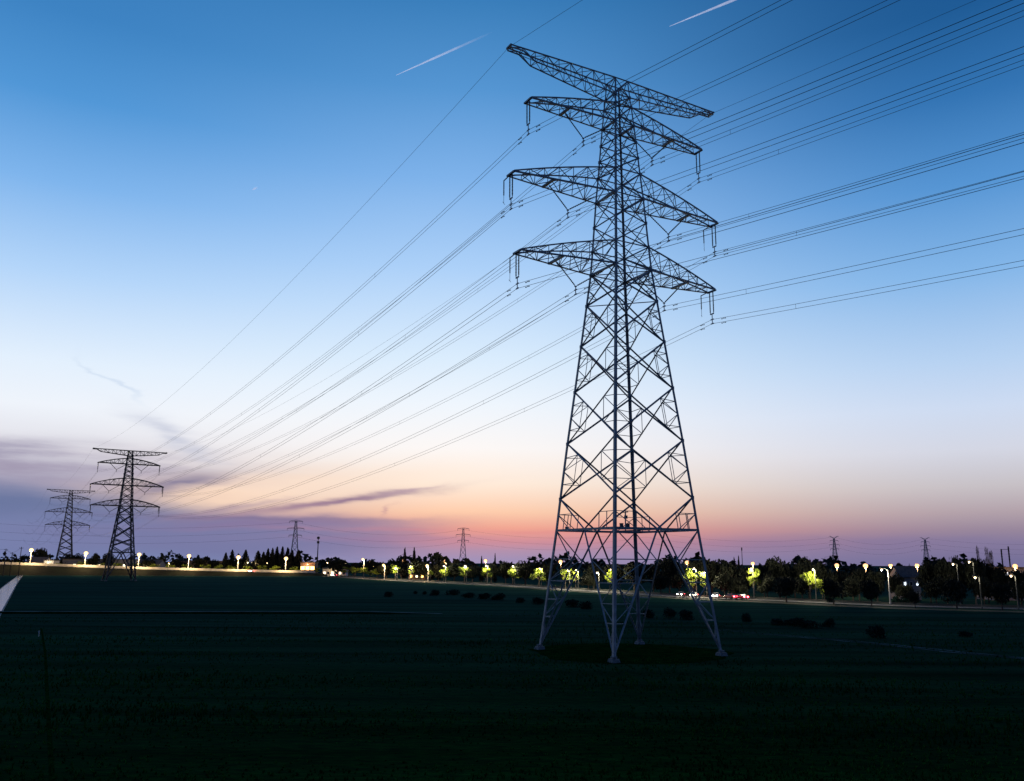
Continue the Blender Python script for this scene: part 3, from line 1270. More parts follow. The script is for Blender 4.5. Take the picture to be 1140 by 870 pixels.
FP = [(326.5, 580, 860, False, 'small distant pylon left of the telecom mast behind the conifers', .15),
      (515, 588.5, 980, False, 'small distant pylon standing against the red glow near the middle', .1),
      (931, 597, 1150, True, 'small horned distant pylon right of the big pylon above a lamp', -.1),
      (1033, 598.5, 1180, True, 'small horned distant pylon behind the tall trees at right', -.12)]
fps = [far_pylon(*a) for a in FP]
ends = [gx(-120, 800, 0)] + [f[0].location.copy() for f in fps[:2]] + [gx(720, 1060, 0), fps[2][0].location.copy(), fps[3][0].location.copy(), gx(1260, 1200, 0)]
hs = [50] + [f[1] for f in fps[:2]] + [48] + [f[1] for f in fps[2:]] + [48]
for i, (t, off, nm) in enumerate(((.68, -7, 'lowest'), (.82, 6, 'middle'), (.97, -6, 'topmost'))):
    pts = []
    for a, b, ha, hb in zip(ends, ends[1:], hs, hs[1:]):
        p, q = a + Vector((0, off * .3, ha * t)), b + Vector((0, off * .3, hb * t))
        s_ = span(p, q, 9, 16)
        pts += s_ if not pts else s_[1:]
    m = MB()
    m.tube([p - pts[0] for p in pts], .055, 4)
    tag(m.build('distant_cable', M_CABLE, None, True, pts[0]), f'faint {nm} sagging line strung between the small horizon pylons', 'power line', 'cables of the horizon line')

# masts
mast_at = gx(352.5, 700, 0)
root = thing('telecom_mast', 'slim telecom mast with antenna clusters beside the small far pylon', 'mast', mast_at)
ht = at(352.5, 597.5, 700).z
m = MB()
m.tube([(0, 0, 0), (0, 0, ht)], [.55, .28], 8)
m.build('pole', M_WOOD, root)
for k, (dz_, rr) in enumerate(((0.4, .9), (3.9, .8))):
    m = MB()
    for a in range(6):
        an = a * math.pi / 3
        m.box((math.cos(an) * rr, math.sin(an) * rr, ht - dz_ - 1.6), .35, .25, 1.8, an)
        m.bar((0, 0, ht - dz_ - .8), (math.cos(an) * rr, math.sin(an) * rr, ht - dz_ - .8), .12)
    m.build('antenna_ring', M_SIGN, root)
root = thing('slim_mast', 'thin dark mast rising behind the dark trees right of the big pylon', 'mast', gx(827, 420, 0))
ht = at(827, 610, 420).z
m = MB()
m.tube([(0, 0, 0), (0, 0, ht)], [.25, .12], 6)
m.build('pole', M_WOOD, root)
m = MB()
m.box((0, 0, ht - 1.4), .5, .3, 1.5)
m.build('antenna', M_SIGN, root)
root = thing('utility_gantry', 'two dark posts joined by a bar above the trees at far right', 'gantry', gx(1121.5, 430, 0))
for dx_, yt in ((-1.8, 611.5), (1.8, 608.5)):
    z_ = at(1121, yt, 430).z
    m = MB()
    m.bar((dx_, 0, 0), (dx_, 0, z_), .45)
    for k in range(5):
        m.bar((dx_ - .5, 0, z_ - 1 - k * 1.3), (dx_ + .5, 0, z_ - 1 - k * 1.3), .16)
    m.build('post', M_WOOD, root)
m = MB()
z_ = at(1121, 611, 430).z
m.bar((-1.8, 0, z_ - .4), (1.8, 0, z_ - .4), .2)
m.build('crossbar', M_WOOD, root)
upo = []
for k, (px, yt, yb) in enumerate(((3.5, 611, 641), (11, 615, 640), (20.5, 609, 640))):
    D = 520
    b = gx(px, D, 0)
    h_ = at(px, yt, D).z
    root = thing('utility_pole', f'dark wooden utility pole at the left edge, {("leftmost of three", "shortest, between two taller ones", "tallest, beside the first street lamp")[k]}', 'utility pole', b, 0, 'wooden poles at the left edge')
    m = MB()
    m.tube([(0, 0, 0), (0, 0, h_)], [.26, .17], 6)
    m.build('pole', M_WOOD, root)
    m = MB()
    m.bar((-1.1, 0, h_ - .8), (1.1, 0, h_ - .8), .2)
    for x in (-1, 0, 1):
        m.bar((x, 0, h_ - .8), (x, 0, h_ - .35), .12)
    m.build('crossbar', M_WOOD, root)
    upo.append(b + Vector((0, 0, h_ - .4)))
m = MB()
pw = at(-60, 609, 520)
pts = span(pw, upo[0], .6, 8) + span(upo[0], upo[1], .3, 6)[1:] + span(upo[1], upo[2], .3, 6)[1:]
m.tube([p - pw for p in pts], .05, 4)
tag(m.build('service_wire', M_CABLE, None, False, pw), 'low service wire strung along the utility poles at left edge', 'wire')

# ------------------------------------------------------------------ street lamps


def lamp_light(parent, loc, power, col, r=.3):
    d = bpy.data.lights.new('lamp_light', 'POINT')
    d.energy = power
    d.color = col
    d.shadow_soft_size = r
    o = bpy.data.objects.new('lamp_light', d)
    COL.objects.link(o)
    o.parent = parent
    o.location = loc
    return o


WARM, AMBER, WHITE = (1.0, .68, .32), (1.0, .56, .26), (1.0, .86, .58)


def street_lamp(px, ytop, D, z0, label, group, kind='warm', power=2500, rad=.45, armdir=(-1, 0), arm=1.3, thick=1.0, pm=None):
    top = at(px, ytop, D)
    if armdir is None:                                 # arm aimed at the camera, lengthened so its light reaches pole front and parapet
        v = Vector((-top.x, -top.y)).normalized()
        armdir = (v.x, v.y)
    b = gx(px, D, z0)
    b.x = top.x - armdir[0] * arm
    b.y = D - armdir[1] * arm
    h = top.z - z0
    root = thing('street_lamp', label, 'street lamp', b, 0, group)
    tip = Vector((armdir[0] * arm, armdir[1] * arm, h))
    m = MB()
    m.tube([(0, 0, 0), (0, 0, .5), (0, 0, .55), (0, 0, h - .1)], [.26 * thick, .26 * thick, .19 * thick, .13 * thick], 8)
    m.build('pole', pm or M_POLE, root)
    m = MB()
    m.tube([(0, 0, h - .3), tip * .5 + Vector((0, 0, h * .5 + .25)), tip + Vector((0, 0, .3))], .06, 6)
    m.build('arm', pm or M_POLE, root)
    m = MB()
    m.box(tip + Vector((0, 0, .12)), .9, .45, .2, math.atan2(armdir[1], armdir[0]))
    m.box(tip + Vector((0, 0, .32)), .6, .3, .08, math.atan2(armdir[1], armdir[0]))
    hd = m.build('lamp_head', M_SIGN, root)
    m = MB()
    m.ball(tip - Vector((0, 0, rad * .25)), rad, rad * .9, 12, 8)  # lens made oversize so the ball also stands in for the lamp's glow
    m.build('lens', dict(warm=M_LWARM, amber=M_LORANGE, white=M_LWHITE)[kind], hd, True)
    if power:
        lamp_light(hd, tip - Vector((0, 0, rad + .35)), power, dict(warm=WARM, amber=AMBER, white=WHITE)[kind])
    return root


def bank_z(px):
    for (a, da, ya), (b, db, yb) in zip(BANK, BANK[1:]):
        if b <= px <= a:
            t = (px - a) / (b - a)
            return da + (db - da) * t, at(px, ya + (yb - ya) * t, da + (db - da) * t).z
    return BANK[0][1], 0.6


LL = [(-24, 608.5), (35, 612), (95.8, 615.5), (155, 617), (210.5, 618.5), (265.5, 620), (318.5, 621.5)]
for i, (px, yt) in enumerate(LL):
    d, z0 = bank_z(px)
    street_lamp(px, yt, d + 1.6, z0, ('tall street lamp just outside the left edge on the raised road' if i == 0 else f'tall glowing street lamp on the raised road, {nth(i - 1, 6)}'), 'tall street lamps on the raised road', 'warm', 17000, 1.35, None, 4.4, 1.6)
ML = [(404, 622.5, 'warm', 'tall warm street lamp at the left end of the level road'), (427, 629, 'warm', 'short warm street lamp right of the road bend'),
      (475.5, 629.5, 'warm', 'short warm street lamp between two lit trees below the conifer pair')]
for px, yt, k, lab in ML:
    street_lamp(px, yt, droad(px) + 5.4, 0, lab, 'street lamps on the level road', k, 7000, .8, (-.25, -.97), 1.8, 1.4)
AMB = [(450, 623.5), (496.5, 624.5), (540.5, 624), (624, 625), (765, 626), (838, 627), (931.5, 629), (963.5, 629.3), (991.5, 629.3), (1021, 629.3), (1130, 629.8), (412, 626)]
AMB.sort()
for i, (px, yt) in enumerate(AMB):
    Dd = droad(px) + (60 if px < 700 else 42)
    street_lamp(px, yt, Dd, 0, f'amber street lamp glowing above the dark treetops, {nth(i, len(AMB))}', 'amber lamps above the trees', 'amber', 1500, (.62 + .1 * (i % 3)) * Dd / 380 + .2, (-.4, -.9), .5, .8, M_UNLITPOLE)
WL = [(440.5, 632.5, 0), (457, 630.5, 0), (494, 630, 0), (517.5, 630, 0), (541, 629.8, 0), (571, 630.5, 0), (600.5, 633, 0), (632, 635, 0), (641.5, 634.8, 0), (664.5, 637.5, 0), (680, 634, 0), (772.5, 633, 0), (784, 637.5, 0), (836, 633, 0), (905, 634, 0)]
for i, (px, yt, _) in enumerate(WL):
    Dd = droad(px) + 4.2
    street_lamp(px, yt, Dd, 0, f'white street lamp shining beside a roadside tree, {nth(i, len(WL))}', 'white lamps among the roadside trees', 'white', 4600, .22 * Dd / 300 + .05, (-.6, -.8), 1.4, .8, M_UNLITPOLE)
street_lamp(981.5, 634, 233, 0, 'curved white street lamp with pale pole left of the bluish house', 'white lamps at right', 'white', 2200, .32, (-1, 0), 1.6)
for k, (px, yt, Dd, lab) in enumerate(((1061, 628, 224, 'high white lamp shining through the tallest trees at right, left one'), (1079, 625.5, 226, 'high white lamp shining through the tallest trees at right, right one'),
                                       (1085.5, 642.8, 208, 'low white lamp in front of the tallest trees at right'), (1125.5, 641, 206, 'bright white lamp leaning out at the right edge'))):
    street_lamp(px, yt, Dd + 6, 0, lab, 'white lamps at right', 'white', 260, .30, (-1, 0), 1.0, .8, M_UNLITPOLE)

# small yard lights far behind the raised road
YD = [(5, 628.5), (16, 627.5), (117, 626), (141, 627), (159, 630), (178, 630.5), (187, 627.3), (221, 628), (255.5, 626), (268, 632), (275, 626.6), (280, 626.6), (285.5, 627.2), (296.5, 627.2), (303, 627.2), (308.5, 627.2), (323, 627), (350, 628), (364, 627), (384, 627.6), (415, 631)]
for i, (px, yt) in enumerate(YD):
    Dd = 625 + (i * 37) % 40
    p = at(px, yt, Dd)
    root = thing('yard_light', f'tiny light on a post beyond the raised road, {nth(i, len(YD))}', 'lamp', gx(px, Dd, 0), 0, 'tiny lights beyond the raised road')
    m = MB()
    m.tube([(0, 0, 0), (0, 0, p.z - .1)], [.1, .07], 6)
    m.build('pole', M_POLE, root)
    m = MB()
    m.ball((0, 0, p.z), .46, .4)
    hd = m.build('lamp_head', M_LWHITE if i % 3 else M_LWARM, root, True)
    if i % 2 == 0:
        lamp_light(hd, (0, -1.0, p.z - .4), 1100, WARM)

# ------------------------------------------------------------------ buildings


def house(px0, px1, ytop, D, depth, label, wall_m, roof='gable', wins=(), win_m=None, rz=0.0, lightp=0, lcol=WHITE):
    a, b = gx(px0, D, 0), gx(px1, D, 0)
    wdt = (b - a).length
    h = at((px0 + px1) / 2, ytop, D).z
    c = (a + b) / 2
    root = thing('house' if roof == 'gable' else 'building', label, 'building', (c.x, D + depth / 2, 0), rz)
    m = MB()
    if roof == 'gable':
        he = h * .68
        m.box((0, 0, 0), wdt, depth, he)
        n = len(m.v)
        for x in (-1, 1):
            m.v += [Vector((x * wdt / 2, -depth / 2, he + .01)), Vector((x * wdt / 2, depth / 2, he + .01)), Vector((x * wdt / 2, 0, h - .15))]
        m.f += [(n, n + 2, n + 1), (n + 3, n + 4, n + 5)]
        m.build('wall', wall_m, root)
        r = MB()
        ov = .4
        for s in (-1, 1):
            e0, e1 = Vector((-wdt / 2 - ov, s * (depth / 2 + ov), he - .18)), Vector((wdt / 2 + ov, s * (depth / 2 + ov), he - .18))
            t0, t1 = Vector((-wdt / 2 - ov, 0, h)), Vector((wdt / 2 + ov, 0, h))
            for dz_ in (0, .18):
                u = Vector((0, 0, dz_))
                r.quad(e0 + u, e1 + u, t1 + u, t0 + u)
            r.quad(e0, e1, e1 + Vector((0, 0, .18)), e0 + Vector((0, 0, .18)))
        r.build('roof', M_ROOF, root)
    else:
        he = h
        m.box((0, 0, 0), wdt, depth, h - .5)
        m.build('wall', wall_m, root)
        r = MB()
        r.box((0, 0, h - .5), wdt + .6, depth + .6, .5)
        r.build('roof', M_ROOF, root)
    for i, (u, z0, ww, hh, lit) in enumerate(wins):
        f = MB()
        x = (u - .5) * wdt
        f.box((x, -depth / 2 - .04, z0 * he), ww + .24, .1, hh + .24)
        fo = f.build('window', M_PALE, root)
        p = MB()
        p.box((x, -depth / 2 - .10, z0 * he + .12), ww, .05, hh)
        p.build('pane', {0: M_GLASS, 1: M_WLIT, 2: M_WBLUE, 3: M_SHOP}[lit], fo)
    if lightp:
        d = MB()
        d.box((0, -depth / 2 - .3, he * .8), .7, .5, .3)
        hd = d.build('wall_lamp', M_LWHITE, root)
        lamp_light(hd, (0, -depth / 2 - 3.2, he * .75), lightp, lcol, .4)
    return root


def row(n, z0, w_, h_, lits):
    return [((i + .5) / n, z0, w_, h_, lits[i % len(lits)]) for i in range(n)]


house(27, 47, 620.5, 602, 12, 'low white house with a lit front behind the first street lamp', M_WALLW, 'gable', row(4, .3, 1.2, 1.4, [1, 0]), lightp=700, lcol=WARM)
house(47.5, 58, 623.5, 596, 8, 'small brightly lit white shed beside the low white house', M_WALLW, 'flat', row(2, .3, 1.0, 1.2, [0]), lightp=900)
house(68, 146, 622.5, 640, 14, 'long dark flat roofed shed behind the two far lattice pylons', M_WALLG, 'flat', row(14, .45, 2.0, 1.6, [0, 0, 1, 0, 0]))
house(150, 176, 623.5, 625, 12, 'grey gabled house between the third and fourth street lamps', M_WALLG, 'gable', row(5, .3, 1.1, 1.3, [0, 1, 0]), lightp=600, lcol=WARM)
house(195, 250, 624.5, 655, 12, 'long low brick building behind the fourth and fifth street lamps', M_WALLB, 'flat', row(10, .4, 1.5, 1.5, [0, 1, 0, 0, 0, 2]))
house(334, 350, 626, 622, 10, 'small shop with fiercely glowing orange windows near the road bend', M_WALLB, 'flat', row(3, .38, 2.6, 2.3, [3]), lightp=1800, lcol=AMBER)
house(359, 385, 632.5, 585, 10, 'low white flat canopy building right of the orange lit shop', M_WALLW, 'flat', row(6, .2, 1.4, 1.5, [1, 0]), lightp=500, lcol=WARM)
house(455, 473, 631, 470, 9, 'low brick house with orange lit windows among the roadside trees', M_WALLB, 'gable', row(3, .3, 1.1, 1.2, [3, 1]))
house(1003, 1024, 631, 262, 9, 'bluish grey house with small cool lit windows among trees at right', M_WALLG, 'gable', row(3, .62, .7, 1.0, [2, 0, 2]) + row(3, .15, .7, 1.0, [0, 2, 0]))
house(1108, 1150, 631.5, 262, 12, 'dark flat roofed block behind the trees at the right edge', M_WALLG, 'flat', row(5, .7, 1.0, 1.2, [0, 2, 0, 0]))

# ------------------------------------------------------------------ trees
rng = random.Random(7)


def leaf_quads(m, c, rx, ry, rz_, n, size, shell=.55):
    for _ in range(n):
        while True:
            d = Vector((rng.gauss(0, 1), rng.gauss(0, 1), rng.gauss(0, 1)))
            if d.length > .1:
                break
        d.normalize()
        rr = shell + (1 - shell) * rng.random() ** .6
        rr *= 1 + rng.gauss(0, .07)
        p = Vector((c[0] + d.x * rx * rr, c[1] + d.y * ry * rr, c[2] + d.z * rz_ * rr))
        s = size * rng.uniform(.55, 1.3)
        u = Vector((rng.gauss(0, 1), rng.gauss(0, 1), rng.gauss(0, .7))).normalized()
        v = u.cross(Vector((rng.gauss(0, 1), rng.gauss(0, 1), rng.gauss(0, 1)))).normalized()
        k = len(m.v)
        m.v += [p - u * s * .6, p + v * s * .38 - u * s * .1, p + u * s * .6, p - v * s * .42 + u * s * .08]
        m.f.append((k, k + 1, k + 2, k + 3))


def crown_mesh(kind):
    """unit tree: height 1, half width 1 (scaled on placing)"""
    m = MB()
    t = MB()
    if kind == 'dome':
        for k in range(11):
            a = rng.random() * 6.28
            r = rng.uniform(.1, .62)
            zc = rng.uniform(.42, .80) - .14 * r
            leaf_quads(m, (r * math.cos(a), r * math.sin(a), zc), rng.uniform(.32, .5), rng.uniform(.32, .5), rng.uniform(.12, .21), 190, .085)
        leaf_quads(m, (0, 0, .55), .80, .80, .34, 420, .10, .2)
        t.tube([(0, 0, 0), (.02, 0, .22), (.0, .02, .5)], [.06, .045, .02], 7)
        for k in range(5):
            a = k * 1.26 + rng.random()
            t.tube([(.02, 0, .2 + .03 * k), (.3 * math.cos(a), .3 * math.sin(a), .42 + .03 * k), (.55 * math.cos(a), .55 * math.sin(a), .6)], [.03, .02, .008], 5)
    elif kind == 'spire':
        for k in range(16):
            zc = .10 + .86 * k / 15
            r = (1 - zc) ** .8 * 1.0 + .06
            leaf_quads(m, (0, 0, zc), r, r, .05, int(40 + 70 * r), .10 + .05 * r, .3)
        t.tube([(0, 0, 0), (0, 0, .97)], [.10, .01], 6)
    elif kind == 'poplar':
        for k in range(10):
            zc = .22 + .72 * k / 9
            r = .95 * math.sin(math.pi * (.15 + .8 * (1 - (zc - .2) / .85)))
            leaf_quads(m, (rng.gauss(0, .1), rng.gauss(0, .1), zc), r, r, .07, 80, .08, .35)
        t.tube([(0, 0, 0), (0, 0, .9)], [.12, .02], 6)
        for k in range(8):
            a = k * 2.4
            z_ = .3 + .07 * k
            t.tube([(0, 0, z_), (.6 * math.cos(a), .6 * math.sin(a), z_ + .16)], [.04, .01], 4)
    elif kind == 'street':
        for k in range(7):
            a = rng.random() * 6.28
            r = rng.uniform(.1, .5)
            leaf_quads(m, (1.25 * r * math.cos(a), 1.25 * r * math.sin(a), rng.uniform(.42, .86)), rng.uniform(.28, .5), rng.uniform(.28, .5), rng.uniform(.07, .15), 75, .095, .3)
        t.tube([(0, 0, 0), (.02, 0, .3), (0, 0, .75)], [.05, .04, .015], 7)
        for k in range(4):
            a = k * 1.6 + rng.random()
            t.tube([(.02, 0, .32 + .04 * k), (.5 * math.cos(a), .5 * math.sin(a), .62 + .04 * k)], [.025, .008], 5)
    elif kind == 'bush':
        for k in range(6):
            a = rng.random() * 6.28
            r = rng.uniform(.1, .6)
            leaf_quads(m, (r * math.cos(a), r * math.sin(a), rng.uniform(.08, .5)), rng.uniform(.4, .6), rng.uniform(.4, .6), rng.uniform(.22, .42), 130, .13, .3)
        for k in range(4):
            a = k * 1.6
            t.tube([(0, 0, 0), (.4 * math.cos(a), .4 * math.sin(a), .6)], [.04, .01], 4)
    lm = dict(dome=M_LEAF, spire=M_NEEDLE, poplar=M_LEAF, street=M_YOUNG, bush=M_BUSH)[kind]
    return t.mesh('trunk' if kind != 'bush' else 'stem', M_BARK), m.mesh('crown', lm)


KIND = {k: [crown_mesh(k) for _ in range(n)] for k, n in (('dome', 5), ('spire', 3), ('poplar', 2), ('street', 4), ('bush', 4))}
tcount = [0]


def tree(kind, px, ytop, hw, D, label, group, z0=0.0, name=None, cat='tree'):
    b = gx(px, D, z0)
    h = at(px, ytop, D).z - z0
    wm = hw * D / F
    root = thing(name or dict(dome='broad_tree', spire='conifer_tree', poplar='poplar_tree', street='street_tree', bush='bush')[kind], label, cat, b, rng.random() * 6.28, group)
    tcount[0] += 1
    tm, cm = KIND[kind][tcount[0] % len(KIND[kind])]
    t = link('trunk' if kind != 'bush' else 'stem', tm, root)
    c = link('crown', cm, root)
    root.scale = (wm, wm, h)
    return root


DOMES_R = [(585, 622, 13), (609, 626.5, 10), (633, 628.5, 9), (661, 626, 11), (684, 623.5, 13), (706, 625, 12), (727, 626.5, 10), (745, 617.5, 12), (769, 623, 10), (792, 616.5, 19), (814, 622.5, 12),
           (831, 629, 9), (850, 627, 9), (867, 617, 15), (884, 623, 11), (900, 618.5, 17), (917, 624.5, 13), (936, 632, 10), (955, 630.5, 11), (975, 631, 10), (997, 634.5, 8),
           (1034, 622.5, 11), (1052, 617.5, 11), (1067, 616, 11), (1084, 614.5, 12), (1098, 619, 10), (1113, 627.5, 9), (1131, 630.5, 10), (1152, 628, 11)]
for i, (px, yt, hw) in enumerate(DOMES_R):
    D = droad(px) + (17 + (i * 7) % 11)
    side = 'behind or right of the big pylon' if px > 600 else 'left of the big pylon'
    tree('dome', px, yt, hw * 1.28, D, f'dark broad tree behind the level road right of middle, {nth(i, len(DOMES_R))}', 'dark broad trees behind the level road')
DOMES_M = [(430, 627, 9), (447, 624.5, 11), (468, 622.5, 13), (488, 627, 9), (506, 625.5, 12), (526, 628, 10), (547, 625.5, 11), (563, 624, 9)]
for i, (px, yt, hw) in enumerate(DOMES_M):
    tree('dome', px, yt, hw * 1.25, droad(px) + 18 + (i * 5) % 9, f'dark broad tree below the red glow left of the big pylon, {nth(i, len(DOMES_M))}', 'dark broad trees below the red glow')
DOMES_L = [(8, 620.5, 9), (45, 608.5, 9), (66, 622, 8), (82, 614.5, 10), (103, 615, 6.5), (119, 613.5, 7.5), (146, 619, 6), (164, 621, 8), (178, 616.5, 5.5), (198, 621.5, 9), (222, 619.5, 9), (238, 622, 9), (376, 620, 13), (393, 626.5, 7), (412, 622.5, 7), (422, 624, 6)]
for i, (px, yt, hw) in enumerate(DOMES_L):
    tree('dome', px, yt, hw * 1.2, 615 + (i * 13) % 40 if px < 360 else 560, f'dark rounded tree on the far left skyline, {nth(i, len(DOMES_L))}', 'dark rounded trees on the left skyline')
LOWER = [(655, 640, 9), (735, 638, 10), (756, 634, 9), (806, 637, 11), (822, 641, 9), (853, 640, 10), (874, 638, 13), (892, 641, 11), (926, 642, 10), (948, 641, 11), (968, 643, 9), (1005, 648, 8), (1016, 655, 6), (1040, 640, 11), (1062, 641, 12), (1093, 640, 11), (1112, 645, 10), (1134, 644, 11)]
for i, (px, yt, hw) in enumerate(LOWER):
    tree('dome', px, yt, hw * 1.3, droad(px) + 9 if (i % 2 or px < 845) else droad(px) - 10, f'low dark tree in front of the taller roadside trees, {nth(i, len(LOWER))}', 'low dark trees by the level road')
SP = [(250, 616, 4), (257, 613, 4), (264, 617, 4), (272, 613, 5), (286, 614, 5), (292, 615, 4), (297, 611.5, 4), (302, 611, 3.5), (307, 609.5, 4), (313, 609.5, 4), (319, 610.5, 4.5), (324, 613, 4), (331, 613, 5.5)]
for i, (px, yt, hw) in enumerate(SP):
    tree('spire', px, yt, hw * 1.75, 622 + (i * 11) % 18, f'dark pointed conifer in the clump before the small far pylon, {nth(i, len(SP))}', 'pointed conifers before the small pylon')
SP2 = [(450, 610.5, 4.5, 'left one of the two tall dark conifers rising left of middle'), (460.5, 610, 4.5, 'right one of the two tall dark conifers rising left of middle'),
       (481, 618.5, 3, 'thin conifer tip just right of the two tall conifers'), (488.5, 618, 4, 'slightly wider conifer right of the thin conifer tip'), (536, 619.5, 3, 'slim conifer right of the small red glow pylon'),
       (551, 616.5, 2.6, 'slimmest conifer tip left of the big pylon'), (818, 621.5, 4, 'small pointed tree left of the thin dark mast'), (823, 619.5, 3.5, 'taller pointed tree touching the thin dark mast')]
for px, yt, hw, lab in SP2:
    tree('spire', px, yt, hw, droad(px) + 36, lab, None)
for px, yt, hw, lab in ((1090.5, 608, 2.2, 'slim bare poplar tip above the tallest trees at right'), (1101, 609.5, 3, 'slim poplar standing alone right of the tallest trees'), (1105.5, 613, 3, 'shorter slim poplar leaning beside the lone poplar')):
    tree('poplar', px, yt, hw, 262, lab, None)
ST = [(395, 631.5, 7), (404.5, 631, 6), (412, 634, 5), (440, 628, 5), (458, 629, 4), (479, 633, 4.5), (494, 631, 5.5), (517, 630, 7), (542, 630.5, 7), (571, 630.5, 8), (600, 631, 8), (629.5, 632.5, 6), (641, 634, 4.5), (679, 633, 5), (771.5, 630.5, 8), (783, 635, 5), (838, 630, 9), (901, 633.5, 10), (914, 643, 6)]
for i, (px, yt, hw) in enumerate(ST):
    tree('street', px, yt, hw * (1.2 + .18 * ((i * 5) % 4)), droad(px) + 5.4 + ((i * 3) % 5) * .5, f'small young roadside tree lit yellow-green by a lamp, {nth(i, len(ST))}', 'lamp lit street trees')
SL = [(18, 625, 6), (62, 626, 6), (90, 624, 7), (110, 626, 6), (128, 626, 7), (149, 626, 6), (170, 627, 7), (190, 627, 6), (206, 628, 7), (228, 628, 6), (243, 628, 7), (258, 629, 6), (275, 630, 6), (292, 629, 6), (306, 629, 6), (327, 630, 7), (352, 632, 5), (388, 630, 7), (420, 632, 6)]
for i, (px, yt, hw) in enumerate(SL):
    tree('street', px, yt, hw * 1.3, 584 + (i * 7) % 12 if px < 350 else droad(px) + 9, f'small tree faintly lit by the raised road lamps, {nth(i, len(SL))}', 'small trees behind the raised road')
BU = [(433, 657, 664.5, 4), (463, 658, 661.5, 2.5), (472.5, 658, 662, 2.5), (484, 656, 663, 6), (504, 655, 662.5, 6), (522, 659, 666, 7), (537, 659, 667, 8), (553, 659.5, 668, 7), (579, 664, 671, 4), (600, 664, 673, 6), (640, 665, 676, 8), (652, 668, 678, 7),
      (722, 675, 688, 6), (745, 675, 688, 7), (765, 676, 690, 8), (829, 681, 692, 6), (866, 687, 696, 8), (882, 686, 697, 9), (899, 688, 699, 9), (918, 687, 698, 6), (971, 692, 710, 8), (1069, 702, 709, 6), (1010, 664, 673.5, 6), (923, 657, 671, 4), (998, 661, 673, 5)]
for i, (px, yt, yb, hw) in enumerate(BU):
    b = ground_at(px, yb)
    tree('bush', px, yt - 1, hw * 1.5, b.y, f'dark low bush in the field before the road, {nth(i, len(BU))}', 'dark bushes in the field', 0, 'bush', 'bush')

# the far wood that closes the horizon reads as one mass
fw = MB()
for k in range(5200):
    px = rng.uniform(-140, 1290)
    D = rng.uniform(700, 840) if px < 480 else rng.uniform(480, 640)
    hmax = (9.5 + 3.2 * math.sin(px * .043) + 2.0 * math.sin(px * .17 + 1) + 1.2 * math.sin(px * .61))
    z_ = rng.uniform(.2, 1) ** .7 * max(4, hmax) + (1.5 if px < 480 else .5)
    p = gx(px, D, z_)
    s = rng.uniform(1.2, 2.8)
    u = Vector((rng.gauss(0, 1), rng.gauss(0, 1), rng.gauss(0, .7))).normalized()
    v = u.cross(Vector((rng.gauss(0, 1), rng.gauss(0, 1), rng.gauss(0, 1)))).normalized()
    fw.quad(p - u * s, p + v * s * .7, p + u * s, p - v * s * .7)
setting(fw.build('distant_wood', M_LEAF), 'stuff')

# ------------------------------------------------------------------ cars


def make_car(px, py, D, rz, paint, label, lights='both', headlamp=0, z0=0.06):
    b = gx(px, D, z0)
    root = thing('car', label, 'car', b, rz, 'cars on the road')
    prof = [(-2.1, .35), (-2.15, .75), (-1.9, .95), (-1.25, 1.0), (-.65, 1.42), (.75, 1.45), (1.45, 1.02), (2.1, .92), (2.15, .4), (2.05, .28), (-2.05, .28)]
    m = MB()
    n = len(prof)
    for y in (-.85, .85):
        for x, z_ in prof:
            k = .80 if z_ > 1.2 else 1.0
            m.v.append(Vector((x, y * k, z_)))
    m.f.append(tuple(range(n)))
    m.f.append(tuple(reversed(range(n, 2 * n))))
    for i in range(n):
        j = (i + 1) % n
        m.f.append((i, n + i, n + j, j))
    m.build('body', paint, root)
    w_ = MB()
    for s in (-1, 1):
        yb, ytp = s * .862, s * .70
        w_.quad((-1.1, yb * .99, 1.03), (1.25, yb * .99, 1.05), (.72, ytp, 1.39), (-.62, ytp, 1.36))
    w_.quad((-1.24, -.72, 1.03), (-1.24, .72, 1.03), (-.68, .6, 1.42), (-.68, -.6, 1.42))
    w_.quad((1.43, -.72, 1.06), (1.43, .72, 1.06), (.79, .6, 1.44), (.79, -.6, 1.44))
    w_.build('window', M_GLASS, root)
    for x in (-1.3, 1.35):
        for s in (-1, 1):
            t = MB()
            t.tube([(x, s * .72, .31), (x, s * .90, .31)], .31, 12)
            t.build('wheel', M_TYRE, root)
    for s in (-1, 1):
        h_ = MB()
        h_.box((-2.16, s * .62, .62), .12, .34, .2)
        h_.build('headlight', M_HEAD if lights in ('both', 'head') else M_GLASS, root)
        h_ = MB()
        h_.box((2.15, s * .62, .62), .14, .46, .3)
        h_.build('tail_light', M_TAIL, root)
    if headlamp:
        lamp_light(root, (-3.0, 0, .8), headlamp, WHITE, .3)
    return root


def dcar(px, o=0):
    return droad(px) + o


# heading: +X is the tail
make_car(813, 661, dcar(813, -1.5), -1.15, M_CARS[3], 'dark red car with glowing tail lights, left of the two by the big pylon')
make_car(824.5, 661, dcar(824.5, -1.5), -1.2, M_CARS[1], 'black car with glowing tail lights, nearest the lamp lit tree')
make_car(796, 661, dcar(796, 1.5), 1.2, M_CARS[0], 'silver car with headlights on, left of the red tail lights', 'both', 150)
make_car(772, 661, dcar(772, 1.5), 1.2, M_CARS[2], 'white car with headlights on, seen through the right pylon leg', 'both', 150)
make_car(757, 661, dcar(757, 1.5), 1.2, M_CARS[1], 'black car with headlights on just left of the white one', 'both', 150)
d_, z_ = bank_z(279.5)
make_car(279.5, 635, d_ + 1.5, 1.4, M_CARS[2], 'white car with glaring headlights on the raised road', 'both', 500, z_ + .06)
d_, z_ = bank_z(345)
make_car(372, 638, droad(372) - 1.0, 1.3, M_CARS[3], 'red car near the orange lit shop at the bend', 'both', 200)

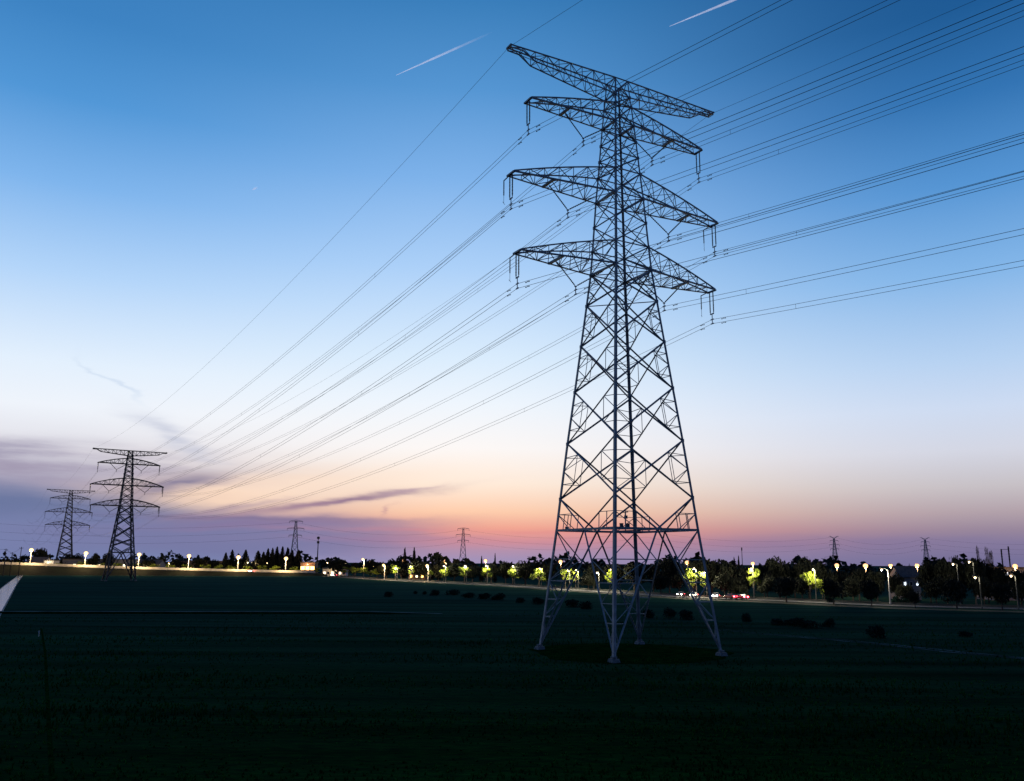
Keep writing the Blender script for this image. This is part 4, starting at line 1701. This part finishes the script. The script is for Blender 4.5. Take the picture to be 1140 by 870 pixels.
# ------------------------------------------------------------------ small marker by the ditch
b = ground_at(43, 709)
root = thing('marker_post', 'small pale marker post standing at the end of the ditch', 'post', b)
m = MB()
m.bar((0, 0, -.1), (0, 0, .8), .09)
m.build('post', M_PALE, root)
m = MB()
m.box((0, -.06, .5), .22, .03, .28)
m.build('plate', M_WALLW, root)

# ------------------------------------------------------------------ aircraft trails, nine kilometres up


def contrail(p_new, p_old, width_px, label):
    """p_new is the fresh end; the object's X axis runs 0..1 from there to the old end"""
    a, b = [at(*p, 1000) - Vector((0, 0, HCAM)) for p in (p_new, p_old)]
    a = a * (9000 / a.z) + Vector((0, 0, HCAM))
    b = b * (9000 / b.z) + Vector((0, 0, HCAM))
    L = (b - a).length
    r = a.length / F * width_px / 2 / L
    m = MB()
    pts, rad = [], []
    for i in range(21):
        t = i / 20
        pts.append((t, 0, 0))
        rad.append(r * (.25 + .75 * min(1, t * 2.2)) * (1 if t < .9 else (1.02 - t) / .12))
    m.tube(pts, rad, 8)
    o = m.build('contrail', M_TRAIL, None, True)
    x = (b - a).normalized()
    y = Vector((0, 0, 1)).cross(x).normalized()
    z_ = x.cross(y)
    R = Matrix((x, y, z_)).transposed().to_4x4()
    o.matrix_world = Matrix.Translation(a) @ R @ Matrix.Diagonal((L, L, L, 1))
    tag(o, label, 'contrail', 'aircraft trails in the blue sky')
    return o


contrail((441, 84), (548, 36), 2.0, 'fading white aircraft trail left of the pylon top')
contrail((745.5, 29.5), (900, -34), 2.5, 'bright white aircraft trail leaving the top edge of the picture')
contrail((281, 211.5), (287, 208.5), 2.0, 'tiny white aircraft trail alone in the left sky')

# ------------------------------------------------------------------ crop growing on the field, thinning with distance
cr_m = MB()
rg = random.Random(21)
for k in range(42000):
    a = rg.uniform(-.68, .68)
    d = 36 * (190 / 36) ** (rg.random() ** 1.15)
    x, y = d * math.sin(a), d * math.cos(a)
    patch = math.sin(x * .11 + 1.3 * math.sin(y * .07)) + math.sin(y * .33 + .3 * math.sin(x * .05))
    if rg.random() > .62 + .3 * patch:
        continue
    hgt = rg.uniform(.10, .26) * (1 + .35 * patch)
    for b in range(3):
        an = rg.random() * 6.283
        lx, ly = math.cos(an), math.sin(an)
        w_ = rg.uniform(.03, .07)
        sp_ = rg.uniform(.05, .2)
        n = len(cr_m.v)
        cr_m.v += [Vector((x - ly * w_, y + lx * w_, 0)), Vector((x + ly * w_, y - lx * w_, 0)), Vector((x + lx * sp_, y + ly * sp_, hgt))]
        cr_m.f.append((n, n + 1, n + 2))
M_CROP = mat('crop_blades', (0.015, 0.080, 0.011), 0.85, spec=0.0, var=0.5, scale=0.15)
setting(cr_m.build('crop', M_CROP), 'stuff')
